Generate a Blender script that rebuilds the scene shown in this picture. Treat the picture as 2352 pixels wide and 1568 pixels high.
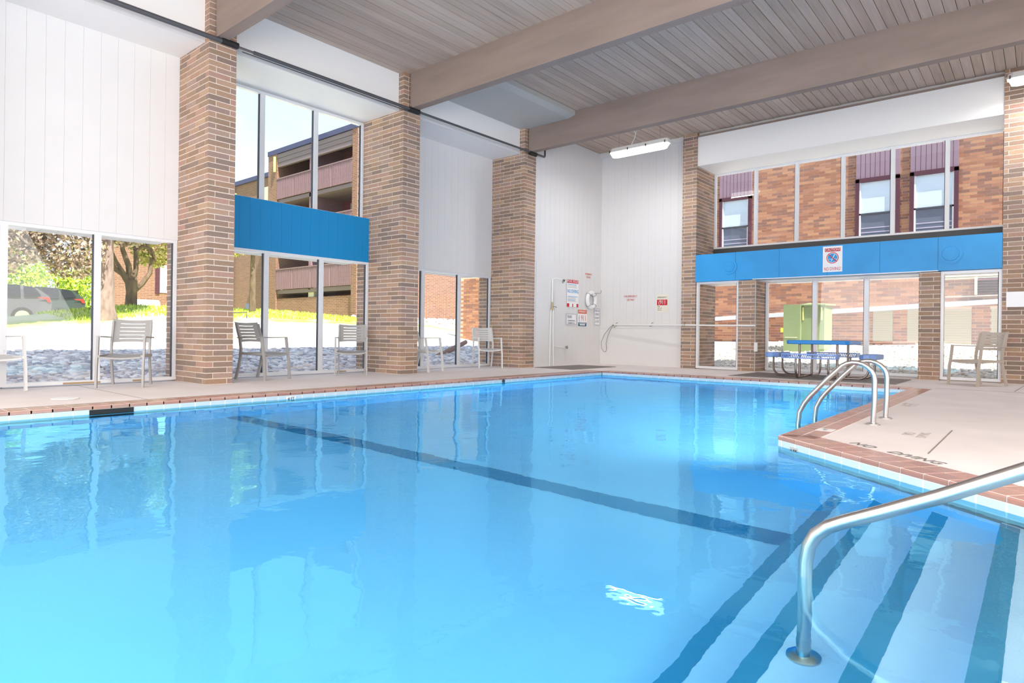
import bpy, math, random
import numpy as np
from mathutils import Vector, Matrix
random.seed(7); rng = np.random.default_rng(7)
C = bpy.context.scene.collection
for o in list(bpy.data.objects): bpy.data.objects.remove(o)
S = bpy.context.scene

# ---------------- camera ----------------
EYE = 0.78
cam = bpy.data.cameras.new('camera'); co = bpy.data.objects.new('camera', cam); C.objects.link(co)
yaw = math.radians(40.178); roll = math.radians(0.71); FPX = 1451.05
F = Vector((-math.sin(yaw), math.cos(yaw), 0)); R0 = Vector((math.cos(yaw), math.sin(yaw), 0)); U0 = Vector((0, 0, 1))
R = R0*math.cos(roll) + U0*math.sin(roll); U = U0*math.cos(roll) - R0*math.sin(roll)
co.matrix_world = Matrix(((R.x, U.x, -F.x, 0), (R.y, U.y, -F.y, 0), (R.z, U.z, -F.z, EYE), (0, 0, 0, 1)))
cam.sensor_width = 36; cam.lens = FPX/2352*36; cam.shift_x = 0.0; cam.shift_y = (765.885-784)/2352
cam.clip_start = 0.05; cam.clip_end = 500
S.camera = co

# ---------------- world, sun, lights, exposure ----------------
W = bpy.data.worlds.new('World'); S.world = W; W.use_nodes = True
n = W.node_tree.nodes; l = W.node_tree.links; n.clear()
out = n.new('ShaderNodeOutputWorld'); bg = n.new('ShaderNodeBackground'); l.new(bg.outputs[0], out.inputs[0])
tc = n.new('ShaderNodeTexCoord'); sep = n.new('ShaderNodeSeparateXYZ'); l.new(tc.outputs['Generated'], sep.inputs[0])
cr = n.new('ShaderNodeValToRGB'); l.new(sep.outputs['Z'], cr.inputs[0])
e = cr.color_ramp.elements; e[0].position = 0.0; e[0].color = (0.80, 0.90, 1, 1); e[1].position = 0.75; e[1].color = (0.42, 0.62, 0.90, 1)
ee = cr.color_ramp.elements.new(0.28); ee.color = (0.62, 0.82, 1, 1)
ee = cr.color_ramp.elements.new(0.42); ee.color = (0.50, 0.73, 0.97, 1)
ns = n.new('ShaderNodeTexNoise'); ns.inputs['Scale'].default_value = 3.2; ns.inputs['Detail'].default_value = 6; l.new(tc.outputs['Generated'], ns.inputs[0])
c2 = n.new('ShaderNodeValToRGB'); l.new(ns.outputs[0], c2.inputs[0]); c2.color_ramp.elements[0].position = .56; c2.color_ramp.elements[1].position = .78
c2.color_ramp.elements[1].color = (.8, .8, .8, 1)
mx = n.new('ShaderNodeMixRGB'); mx.inputs[2].default_value = (.95, .97, 1, 1); l.new(c2.outputs[0], mx.inputs[0]); l.new(cr.outputs[0], mx.inputs[1])
l.new(mx.outputs[0], bg.inputs[0]); bg.inputs[1].default_value = 0.9

sun = bpy.data.lights.new('sun', 'SUN'); so = bpy.data.objects.new('sun', sun); C.objects.link(so)
sun.energy = 7.2; sun.angle = math.radians(0.6); sun.color = (1, .95, .86)
so.rotation_euler = Vector((0.60, -0.17, 1.0)).to_track_quat('Z', 'Y').to_euler()

def area(name, loc, target, sx, sy, power, color=(1, 1, 1)):
    a = bpy.data.lights.new(name, 'AREA'); a.shape = 'RECTANGLE'; a.size = sx; a.size_y = sy; a.energy = power; a.color = color
    o = bpy.data.objects.new(name, a); C.objects.link(o); o.location = loc
    o.rotation_euler = (Vector(target)-Vector(loc)).to_track_quat('-Z', 'Y').to_euler()
    return o
area('rear_fill', (-3.0, -3.7, 2.3), (-3.3, 9, 3.6), 11, 4.2, 480, (1, .99, .985))  # added frontal fill before the solid rear wall, no window there
area('side_fill', (3.6, 4.5, 2.2), (-6, 7.0, 3.4), 12, 4.0, 400, (1, .99, .985))  # added fill from the right, the wall behind it is closed
area('overhead_fill', (-3.2, -.9, 5.45), (-4.2, 6.0, -1.0), 9, 2.2, 230, (1, .99, .985))  # added downward fill for the deck, no fixture modelled
# unseen fill lights added under water on the camera's side to brighten the basin
area('underwater_fill', (-3.2, -1.5, -.65), (-4.0, 6, -1.1), 7.5, .8, 62, (.78, .84, 1))
area('underwater_fill', (-1.66, 8.4, -.75), (-6, 8.4, -1.1), 5.6, .7, 78, (.74, .88, 1))
area('underwater_fill', (.1, -1.5, -.21), (-.2, 5, -.6), 1.5, .15, 70, (.9, .96, 1))
for _l in bpy.data.lights:
    if _l.name.startswith('underwater_fill.001'): _l.spread = math.radians(110)
S.view_settings.view_transform = 'Standard'; S.view_settings.look = 'None'; S.view_settings.exposure = 0.75; S.view_settings.gamma = 1
S.view_settings.use_curve_mapping = False
S.cycles.max_bounces = 10; S.cycles.diffuse_bounces = 5; S.cycles.glossy_bounces = 5; S.cycles.transmission_bounces = 8; S.cycles.transparent_max_bounces = 12
S.cycles.sample_clamp_indirect = 6; S.cycles.use_denoising = True

# ---------------- materials ----------------
def lin(h):
    h = h.lstrip('#'); v = [int(h[i:i+2], 16)/255 for i in (0, 2, 4)]
    return tuple((c/12.92 if c <= .04045 else ((c+.055)/1.055)**2.4) for c in v) + (1,)
def mat(name, col, rough=.6, metal=0, noise=0, nscale=8, stretch=(1, 1, 1), bump=0, spec=.5, emit=0):
    m = bpy.data.materials.new(name); m.use_nodes = True; n = m.node_tree.nodes; l = m.node_tree.links
    b = n['Principled BSDF']; c = lin(col) if isinstance(col, str) else tuple(col)+(1,)
    b.inputs['Base Color'].default_value = c; b.inputs['Roughness'].default_value = rough; b.inputs['Metallic'].default_value = metal
    b.inputs['Specular IOR Level'].default_value = spec
    if emit: b.inputs['Emission Color'].default_value = c; b.inputs['Emission Strength'].default_value = emit
    if noise or bump:
        tc = n.new('ShaderNodeTexCoord'); mp = n.new('ShaderNodeMapping'); mp.inputs['Scale'].default_value = stretch
        g = n.new('ShaderNodeNewGeometry'); l.new(g.outputs['Position'], mp.inputs[0])
        t = n.new('ShaderNodeTexNoise'); t.inputs['Scale'].default_value = nscale; t.inputs['Detail'].default_value = 5; l.new(mp.outputs[0], t.inputs[0])
        if noise:
            r = n.new('ShaderNodeValToRGB'); l.new(t.outputs[0], r.inputs[0])
            r.color_ramp.elements[0].position = .3; r.color_ramp.elements[1].position = .7
            r.color_ramp.elements[0].color = tuple(max(0, x*(1-noise)) for x in c[:3])+(1,)
            r.color_ramp.elements[1].color = tuple(min(1, x*(1+noise)) for x in c[:3])+(1,)
            l.new(r.outputs[0], b.inputs['Base Color'])
        if bump:
            bp = n.new('ShaderNodeBump'); bp.inputs['Strength'].default_value = bump; bp.inputs['Distance'].default_value = .01
            l.new(t.outputs[0], bp.inputs['Height']); l.new(bp.outputs[0], b.inputs['Normal'])
    return m
def mat_multi(name, cols, rough=.8, grain=.12, gscale=(30, 30, 60), island=True, spec=.3, bump=.15):
    """every piece draws its own colour from a ramp (object random + island random)"""
    m = bpy.data.materials.new(name); m.use_nodes = True; n = m.node_tree.nodes; l = m.node_tree.links; b = n['Principled BSDF']
    b.inputs['Roughness'].default_value = rough; b.inputs['Specular IOR Level'].default_value = spec
    oi = n.new('ShaderNodeObjectInfo'); g = n.new('ShaderNodeNewGeometry')
    a = n.new('ShaderNodeMath'); a.operation = 'ADD'; l.new(oi.outputs['Random'], a.inputs[0])
    if island: l.new(g.outputs['Random Per Island'], a.inputs[1])
    else: a.inputs[1].default_value = 0
    f = n.new('ShaderNodeMath'); f.operation = 'FRACT'; l.new(a.outputs[0], f.inputs[0])
    r = n.new('ShaderNodeValToRGB'); l.new(f.outputs[0], r.inputs[0]); r.color_ramp.interpolation = 'CONSTANT'
    els = r.color_ramp.elements
    for i, c in enumerate(cols):
        el = els[0] if i == 0 else (els[1] if i == 1 else els.new(i/len(cols)))
        el.position = i/len(cols); el.color = lin(c)
    mp = n.new('ShaderNodeMapping'); mp.inputs['Scale'].default_value = gscale; l.new(g.outputs['Position'], mp.inputs[0])
    t = n.new('ShaderNodeTexNoise'); t.inputs['Scale'].default_value = 1; t.inputs['Detail'].default_value = 6; l.new(mp.outputs[0], t.inputs[0])
    h = n.new('ShaderNodeHueSaturation'); l.new(r.outputs[0], h.inputs['Color'])
    mr = n.new('ShaderNodeMapRange'); mr.inputs['From Min'].default_value = .25; mr.inputs['From Max'].default_value = .75
    mr.inputs['To Min'].default_value = 1-grain; mr.inputs['To Max'].default_value = 1+grain; l.new(t.outputs[0], mr.inputs[0]); l.new(mr.outputs[0], h.inputs['Value'])
    l.new(h.outputs[0], b.inputs['Base Color'])
    bp = n.new('ShaderNodeBump'); bp.inputs['Strength'].default_value = bump; bp.inputs['Distance'].default_value = .003
    l.new(t.outputs[0], bp.inputs['Height']); l.new(bp.outputs[0], b.inputs['Normal'])
    return m
BR = ['#a78d7e', '#967d6c', '#b0917b', '#8d796e', '#b5977e', '#9c8379', '#a38670', '#917d70', '#b08d7d', '#a99083', '#9b826e', '#ac8c77']
M = dict(
 brick=mat_multi('interior_brick', BR), mortar=mat('mortar', '#e3d4c5', .95, noise=.08, nscale=40),
 brick_red=mat_multi('courtyard_brick', ['#a5745e', '#976752', '#b38064', '#8a6456', '#ad7a60', '#936a5c', '#9f6d55', '#b68768']),
 mortar_red=mat('courtyard_mortar', '#cfb8a4', .95),
 white=mat('white_paint', '#e0dddb', .55, noise=.012, nscale=2), white_gloss=mat('white_metal', '#eeeeee', .35), soffit=mat('soffit_paint', '#f3f1ee', .6),
 wood=mat_multi('ceiling_wood', ['#bba899', '#b6a394', '#bfac9d', '#b9a697', '#b4a192', '#c1ae9f'], .75, .12, (22, 1.2, 22), spec=.2, bump=.3),
 beam=mat('beam_wood', '#94837a', .7, noise=.09, nscale=2, stretch=(.5, 3, 3), bump=.15, spec=.2),
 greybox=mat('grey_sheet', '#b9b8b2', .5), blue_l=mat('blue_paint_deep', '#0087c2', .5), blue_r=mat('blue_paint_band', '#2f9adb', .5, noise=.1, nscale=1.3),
 deck=mat('deck_concrete', '#e8deda', .8, noise=.05, nscale=1.4, bump=.05, spec=.25),
 tile=mat_multi('terracotta_tile', ['#b5806f', '#b08474', '#a97a6c', '#b98a79', '#ad7c6d'], .28, .06, (15, 15, 15), spec=.8, bump=.05),
 grout=mat('grout', '#f2ebe4', .9), wtile=mat('waterline_tile', '#c9d8da', .2), plaster=mat('pool_plaster', (.72, .86, .98), .7),
 navy=mat('navy_tile', (.06, .33, .50), .4), steel=mat('stainless_steel', '#c9c6c3', .28, 1.0), dark=mat('dark_metal', '#4b4b4d', .5, .3),
 pipe=mat('painted_pipe', '#56565a', .45, .2), chair_g=mat('chair_grey', '#a5a2a0', .5), chair_w=mat('chair_white', '#dcdad8', .5), chair_b=mat('chair_beige', '#bfb3a6', .5),
 tblue=mat('table_blue', '#1f86d1', .4), bblue=mat('bench_blue', '#84a3de', .45), tsteel=mat('table_tube', '#8f7f78', .35, .8),
 mat=mat('rubber_mat', '#8a837e', .55, noise=.1, nscale=30), lamp=mat('lamp_tube', '#fffdf6', .4, emit=3.2), lampbody=mat('lamp_body', '#e9e7e4', .4),
 black=mat('black', '#1c1c1e', .6), red=mat('sign_red', '#c4182e', .5), sblue=mat('sign_blue', '#1498d8', .5), signw=mat('sign_white', '#f1efee', .5),
 signc=mat('sign_cream', '#e6e0cf', .5), navyp=mat('sign_teal', '#2b5d74', .5), slate=mat('sign_slate', '#5d5d74', .5), orange=mat('sign_orange', '#d8623f', .5),
 chrome=mat('chrome', '#b3aca6', .2, 1), brass=mat('valve_brass', '#9b8a6a', .3, 1), cable=mat('rope_grey', '#8d8a88', .7), pvc=mat('pvc_white', '#eceae7', .4),
 alum=mat('aluminium_frame', '#e4e4e6', .4, .1), gasket=mat('window_gasket', '#3d3f48', .6),
 paint_mark=mat('worn_deck_paint', '#77726f', .8), paint_faint=mat('faded_deck_paint', '#c0b7b1', .8), crack=mat('deck_joint', '#8d827b', .9),
 lawn=mat('lawn', '#b3c455', .95, noise=.35, nscale=1.2), straw=mat('dry_lawn', '#e3dfc6', .95, noise=.1, nscale=.9), walk=mat('concrete_walk', '#d8d5cf', .9),
 green=mat('utility_green', '#7f9168', .55, noise=.04, nscale=3), siding=mat('cream_siding', '#cfc9b4', .6), flash=mat('metal_flashing', '#c3cbdd', .4),
 purple=mat('plum_siding', '#8d7482', .6), plum=mat('plum_trim', '#4e2634', .6), glassd=mat('dark_glazing', '#5c6478', .12, spec=.9), glassl=mat('bright_glazing', '#c9d6e2', .1, spec=.9),
 blind=mat('window_blind', '#a8a2b8', .6), mauve=mat('balcony_panel', '#8f7278', .8), fasc=mat('roof_fascia', '#7d6c70', .7), cap=mat('roof_cap', '#3f3f62', .5), maroon=mat('maroon_wall', '#7a3a40', .8),
 bark=mat('bark', '#6f5d4b', .95, noise=.35, nscale=9, stretch=(1, 1, .4), bump=.6), bark2=mat('pale_bark', '#8a776c', .95, noise=.3, nscale=10, stretch=(1, 1, .4), bump=.6),
 car1=mat('car_paint_grey', '#6a6a72', .3, .5), car2=mat('car_paint_green', '#4b5652', .3, .5), carglass=mat('car_glass', '#1d2024', .3, spec=.4), tail=mat('tail_light', '#d5321c', .25), tyre=mat('tyre', '#232325', .8), rim=mat('wheel_rim', '#b9bbc0', .3, .8),
 log=mat('weathered_timber', '#8a6a5e', .9, noise=.2, nscale=6), tank=mat('tank_white', '#e6ebf0', .4), rust=mat('rust_stain', '#b39873', .9))
def brickmap(name, c1, c2, cm, scale):
    m = bpy.data.materials.new(name); m.use_nodes = True; n = m.node_tree.nodes; l = m.node_tree.links; b = n['Principled BSDF']
    g = n.new('ShaderNodeNewGeometry'); s = n.new('ShaderNodeSeparateXYZ'); l.new(g.outputs['Position'], s.inputs[0])
    ad = n.new('ShaderNodeMath'); ad.operation = 'ADD'; l.new(s.outputs[0], ad.inputs[0]); l.new(s.outputs[1], ad.inputs[1])
    cb = n.new('ShaderNodeCombineXYZ'); l.new(ad.outputs[0], cb.inputs[0]); l.new(s.outputs[2], cb.inputs[1])
    t = n.new('ShaderNodeTexBrick'); t.inputs['Scale'].default_value = scale; t.inputs['Color1'].default_value = lin(c1); t.inputs['Color2'].default_value = lin(c2); t.inputs['Mortar'].default_value = lin(cm)
    t.inputs['Mortar Size'].default_value = .012; t.inputs['Brick Width'].default_value = .305; t.inputs['Row Height'].default_value = .0812
    l.new(cb.outputs[0], t.inputs['Vector']); l.new(t.outputs[0], b.inputs['Base Color']); b.inputs['Roughness'].default_value = .9
    return m
M['soil'] = mat('soil', '#56515a', .95)
M['brickfar'] = brickmap('far_brick', '#8f6450', '#7a5344', '#a08674', 1.0)
M['brickfar2'] = brickmap('far_brick_orange', '#8e6650', '#7c5644', '#9c8270', 1.0)
def leafmat(name, cols):
    m = mat_multi(name, cols, .7, .1, (3, 3, 3), spec=.2, bump=0)
    b = m.node_tree.nodes['Principled BSDF']; b.inputs['Transmission Weight'].default_value = 0
    return m
M['leaf_pink'] = leafmat('blossom_leaves', ['#b09a88', '#8f7a62', '#c9b8a8', '#a58c70', '#7c6a4e', '#d8cabb', '#93855a', '#bfa69a'])
M['leaf_green'] = leafmat('sunlit_leaves', ['#b9cf3c', '#9fbd2d', '#cfe05c', '#8ea734', '#dbe884'])
M['leaf_olive'] = leafmat('olive_leaves', ['#cfcb66', '#b5ae54', '#dfdb8e', '#9c9444', '#d8cf92'])
M['rock'] = leafmat('river_rock', ['#dcd6d8', '#c4bec4', '#ece8e8', '#b5afb5', '#e2d6d0', '#cbc2c4', '#f4f1f0', '#a39ea6'])
M['rockw'] = leafmat('pale_rock', ['#ece8e0', '#dcd5ca', '#f2efe9', '#cfc3b4', '#e6ded2', '#d9d2cb'])
def glassmat(name, fac, tint=(1, 1, 1)):
    m = bpy.data.materials.new(name); m.use_nodes = True; n = m.node_tree.nodes; l = m.node_tree.links; n.clear()
    o = n.new('ShaderNodeOutputMaterial'); mix = n.new('ShaderNodeMixShader'); tr = n.new('ShaderNodeBsdfTransparent'); gl = n.new('ShaderNodeBsdfGlossy')
    tr.inputs[0].default_value = tint+(1,); gl.inputs['Roughness'].default_value = 0.0; gl.inputs[0].default_value = (1, 1, 1, 1)
    lw = n.new('ShaderNodeLayerWeight'); lw.inputs[0].default_value = .5; pw = n.new('ShaderNodeMath'); pw.operation = 'POWER'; pw.inputs[1].default_value = 4.5; l.new(lw.outputs['Facing'], pw.inputs[0])
    mu = n.new('ShaderNodeMath'); mu.operation = 'MULTIPLY_ADD'; mu.inputs[1].default_value = .85*fac; mu.inputs[2].default_value = .04*fac; l.new(pw.outputs[0], mu.inputs[0])
    l.new(mu.outputs[0], mix.inputs[0]); l.new(tr.outputs[0], mix.inputs[1]); l.new(gl.outputs[0], mix.inputs[2]); l.new(mix.outputs[0], o.inputs[0])
    return m
M['glass'] = glassmat('window_glass', .6)
# water: real refraction + mirror, absorbing body, fine ripples
m = bpy.data.materials.new('pool_water'); m.use_nodes = True; n = m.node_tree.nodes; l = m.node_tree.links; n.clear()
o = n.new('ShaderNodeOutputMaterial'); mix = n.new('ShaderNodeMixShader'); rf = n.new('ShaderNodeBsdfRefraction'); gl = n.new('ShaderNodeBsdfGlossy')
rf.inputs['IOR'].default_value = 1.333; rf.inputs['Roughness'].default_value = 0; rf.inputs[0].default_value = (1, 1, 1, 1)
gl.inputs['Roughness'].default_value = 0; gl.inputs[0].default_value = (.42, .88, 1, 1)
fr = n.new('ShaderNodeFresnel'); fr.inputs[0].default_value = 1.333
g = n.new('ShaderNodeNewGeometry'); mp = n.new('ShaderNodeMapping'); mp.inputs['Scale'].default_value = (1, 1, 1); l.new(g.outputs['Position'], mp.inputs[0])
t1 = n.new('ShaderNodeTexNoise'); t1.inputs['Scale'].default_value = 2.2; t1.inputs['Detail'].default_value = 2; l.new(mp.outputs[0], t1.inputs[0])
t2 = n.new('ShaderNodeTexNoise'); t2.inputs['Scale'].default_value = 9; t2.inputs['Detail'].default_value = 2; l.new(mp.outputs[0], t2.inputs[0])
ad = n.new('ShaderNodeMath'); ad.operation = 'MULTIPLY_ADD'; ad.inputs[1].default_value = .16; l.new(t2.outputs[0], ad.inputs[0]); l.new(t1.outputs[0], ad.inputs[2])
bp = n.new('ShaderNodeBump'); bp.inputs['Strength'].default_value = 1; bp.inputs['Distance'].default_value = .0055; l.new(ad.outputs[0], bp.inputs['Height'])
for s in (rf, gl, fr): l.new(bp.outputs[0], s.inputs['Normal'])
l.new(fr.outputs[0], mix.inputs[0]); l.new(rf.outputs[0], mix.inputs[1]); l.new(gl.outputs[0], mix.inputs[2]); l.new(mix.outputs[0], o.inputs[0])
va = n.new('ShaderNodeVolumeAbsorption'); va.inputs[0].default_value = (.10, .84, .995, 1); va.inputs['Density'].default_value = .47; l.new(va.outputs[0], o.inputs['Volume'])
M['water'] = m

# ---------------- mesh helpers ----------------
class MB:
    def __init__(s): s.v = []; s.f = []; s.smooth = False
    def add(s, vs, fs):
        b = len(s.v); s.v += [tuple(p) for p in vs]; s.f += [tuple(i+b for i in f) for f in fs]; return s
    def box(s, x0, x1, y0, y1, z0, z1):
        return s.add([(x0, y0, z0), (x1, y0, z0), (x1, y1, z0), (x0, y1, z0), (x0, y0, z1), (x1, y0, z1), (x1, y1, z1), (x0, y1, z1)],
                     [(0, 3, 2, 1), (4, 5, 6, 7), (0, 1, 5, 4), (1, 2, 6, 5), (2, 3, 7, 6), (3, 0, 4, 7)])
    def obox(s, c, ax, ay, az):
        """oriented box: centre and three half-axis vectors"""
        c, ax, ay, az = map(Vector, (c, ax, ay, az)); vs = [c+i*ax+j*ay+k*az for k in (-1, 1) for i, j in ((-1, -1), (1, -1), (1, 1), (-1, 1))]
        return s.add(vs, [(0, 3, 2, 1), (4, 5, 6, 7), (0, 1, 5, 4), (1, 2, 6, 5), (2, 3, 7, 6), (3, 0, 4, 7)])
    def prism(s, poly, z0, z1):
        n = len(poly); vs = [(x, y, z0) for x, y in poly]+[(x, y, z1) for x, y in poly]
        return s.add(vs, [tuple(reversed(range(n))), tuple(range(n, 2*n))]+[(i, (i+1) % n, n+(i+1) % n, n+i) for i in range(n)])
    def tube(s, pts, r, seg=10, caps=True, r2=None):
        s.smooth = True
        P = [Vector(p) for p in pts]; k = len(P); vs = []; up = Vector((0.13, .21, .97)); prev = None
        for i, p in enumerate(P):
            t = ((P[min(i+1, k-1)]-P[max(i-1, 0)])).normalized()
            a = (prev - t*prev.dot(t)) if prev is not None else t.cross(up)
            if a.length < 1e-4: a = t.cross(Vector((1, 0, 0)))
            a.normalize(); prev = a; b = t.cross(a)
            rr = r[i] if isinstance(r, (list, tuple)) else r
            for j in range(seg):
                th = 2*math.pi*j/seg; vs.append(p+a*math.cos(th)*rr+b*math.sin(th)*rr)
        fs = [(i*seg+j, i*seg+(j+1) % seg, (i+1)*seg+(j+1) % seg, (i+1)*seg+j) for i in range(k-1) for j in range(seg)]
        if caps: fs += [tuple(reversed(range(seg))), tuple(range((k-1)*seg, k*seg))]
        return s.add(vs, fs)
    def disc(s, c, axis, r, th, seg=24, r1=None):
        c = Vector(c); axis = Vector(axis).normalized(); return s.tube([c, c+axis*th], [r, r1 or r], seg)
    def build(s, name, m, parent=None, loc=None):
        me = bpy.data.meshes.new(name); me.from_pydata(s.v, [], s.f); me.materials.append(m)
        if s.smooth: me.polygons.foreach_set('use_smooth', [True]*len(me.polygons)); me.update(); me.set_sharp_from_angle(angle=math.radians(40))
        me.update(); o = bpy.data.objects.new(name, me); C.objects.link(o)
        if parent is not None: o.parent = parent
        if loc is not None: o.location = loc
        return o
def tag(o, label=None, cat=None, group=None, kind=None):
    if label: o['label'] = label
    if cat: o['category'] = cat
    if group: o['group'] = group
    if kind: o['kind'] = kind
    return o
def empty(name, loc=(0, 0, 0), rz=0, **k):
    o = bpy.data.objects.new(name, None); C.objects.link(o); o.location = loc; o.rotation_euler = (0, 0, rz); return tag(o, **k)
def inst(name, me, loc, parent, rz=0):
    o = bpy.data.objects.new(name, me); o.location = loc; o.rotation_euler = (0, 0, rz); o.parent = parent; C.objects.link(o); return o
_box = {}
def boxmesh(name, dx, dy, dz, m, bev=0):
    key = (round(dx, 4), round(dy, 4), round(dz, 4), m.name, name)
    if key not in _box:
        b = MB()
        if bev:
            x, y, z = dx/2, dy/2, dz/2; a = bev
            b.add([(-x, -y, -z), (x, -y, -z), (x, y, -z), (-x, y, -z), (-x, -y, z-a), (x, -y, z-a), (x, y, z-a), (-x, y, z-a),
                   (-x+a, -y+a, z), (x-a, -y+a, z), (x-a, y-a, z), (-x+a, y-a, z)],
                  [(0, 3, 2, 1), (0, 1, 5, 4), (1, 2, 6, 5), (2, 3, 7, 6), (3, 0, 4, 7), (4, 5, 9, 8), (5, 6, 10, 9), (6, 7, 11, 10), (7, 4, 8, 11), (8, 9, 10, 11)])
        else: b.box(-dx/2, dx/2, -dy/2, dy/2, -dz/2, dz/2)
        me = bpy.data.meshes.new(name); me.from_pydata(b.v, [], b.f); me.materials.append(m); me.update(); _box[key] = me
    return _box[key]
def piece(name, x0, x1, y0, y1, z0, z1, m, parent, bev=0):
    return inst(name, boxmesh(name, x1-x0, y1-y0, z1-z0, m, bev), ((x0+x1)/2, (y0+y1)/2, (z0+z1)/2), parent)
def text(body, size, parent, loc, xdir, ydir, m, name='lettering', ext=.0008, align='CENTER', sx=1.0):
    cu = bpy.data.curves.new(name, 'FONT'); cu.body = body; cu.size = size; cu.extrude = ext; cu.align_x = align; cu.align_y = 'CENTER'; cu.materials.append(m); cu.resolution_u = 2
    o = bpy.data.objects.new(name, cu); C.objects.link(o)
    X = Vector(xdir).normalized(); Y = Vector(ydir).normalized(); Z = X.cross(Y)
    me = bpy.data.meshes.new_from_object(o); bpy.data.objects.remove(o); me.name = name; o = bpy.data.objects.new(name, me); C.objects.link(o)
    o.parent = parent; q = Vector(loc)-parent.location
    o.matrix_local = Matrix(((X.x*sx, Y.x, Z.x, q.x), (X.y*sx, Y.y, Z.y, q.y), (X.z*sx, Y.z, Z.z, q.z), (0, 0, 0, 1))); return o

# ---------------- room shell ----------------
XL = -10.14; ZC = 5.6; YB = 14.5; ZS = 4.9
PX0, PX1, PYF, PXR, PYR = -7.28, 0.95, 11.63, -1.605, 5.18
def diag(x): return 5.18-.80*(x+1.605)
b = MB(); fl = -.35
b.prism([(-10.47, -4), (PX0, -4), (PX0, 15.4), (-10.47, 15.4)], fl, 0)
b.prism([(PX0, PYF), (4, PYF), (4, 15.4), (PX0, 15.4)], fl, 0)
b.prism([(PXR, PYR), (PX1, diag(PX1)), (4, diag(PX1)), (4, PYF), (PXR, PYF)], fl, 0)
b.prism([(PX1, -4), (4, -4), (4, diag(PX1)), (PX1, diag(PX1))], fl, 0)
b.prism([(PX0, -4), (PX1, -4), (PX1, -1.6), (PX0, -1.6)], fl, 0)
floor = b.build('floor', M['deck']); tag(floor, kind='structure')
# control joints and a crack in the deck
jb = MB(); z = .0015
for (x0, y0, x1, y1, w) in [(-.60, 5.10, -.60, 6.55, .004), (-10.1, 2.75, -7.6, 2.75, .003), (-7.6, -1, -7.6, 11.6, .003), (-1.32, 11.95, 3.5, 11.95, .004), (-.35, 12.1, -.25, 14.2, .004)]:
    d = Vector((x1-x0, y1-y0, 0)); nrm = Vector((-d.y, d.x, 0)).normalized()*w
    jb.obox(((x0+x1)/2, (y0+y1)/2, z), d/2, nrm, (0, 0, .001))
tag(jb.build('joint', M['crack'], floor), kind='stuff')

# ---- pool basin ----
ZW = -.08
poly = [(PX0, -1.6), (PX0, PYF), (PXR, PYF), (PXR, PYR), (PX1, diag(PX1)), (PX1, -1.6)]
b = MB(); nn = len(poly)
zf = -1.22
for i in range(nn):
    p, q = poly[i], poly[(i+1) % nn]; b.add([(p[0], p[1], -2.0), (q[0], q[1], -2.0), (q[0], q[1], -.03), (p[0], p[1], -.03)], [(3, 2, 1, 0)])
b.add([(-7.5, -2, zf), (1.2, -2, zf), (1.2, 4.1, zf), (-7.5, 4.1, zf), (1.2, 11.9, -1.75), (-7.5, 11.9, -1.75)], [(0, 1, 2, 3), (3, 2, 4, 5)])
basin = b.build('pool_basin', M['plaster']); tag(basin, kind='structure')
# entry steps: four treads that run along y and stop at the slanted wall
steps = [(-1.10, -1.00), (-.815, -.77), (-.475, -.545), (-.16, -.32)]
st = empty('pool_steps', kind='structure')
for i, (x, zt) in enumerate(steps):
    x2 = steps[i+1][0] if i < 3 else PX1
    b = MB(); b.prism([(x, -1.6), (x2+.02, -1.6), (x2+.02, diag(x2+.02)), (x, diag(x))], -1.3, zt); b.build('tread', M['plaster'], st)
    w = .075
    b = MB(); b.prism([(x-.004, -1.6), (x+w, -1.6), (x+w, diag(x+w)-.02), (x-.004, diag(x)-.02)], zt-.045, zt+.004)
    for k in range(0): pass
    b.build('nosing_tile', M['navy'], st)
b = MB(); b.add([(-1.1, 4.05, zf+.006), (-1.1, 3.83, zf+.006), (-7.3, 3.47, zf+.006), (-7.3, 3.69, zf+.006)], [(0, 1, 2, 3)][::1]); b.f = [tuple(reversed(f)) for f in b.f]
b.build('depth_stripe', M['navy'], basin)
# water body
b = MB(); e_ = .012
b.prism([(PX0-e_, -1.7), (PX1+e_, -1.7), (PX1+e_, diag(PX1)+e_), (PXR+e_, PYR+e_), (PXR+e_, PYF+e_), (PX0-e_, PYF+e_)], -2.2, ZW)
water = b.build('water', M['water']); tag(water, 'still light blue water filling the swimming pool', 'water', kind='structure')
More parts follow.
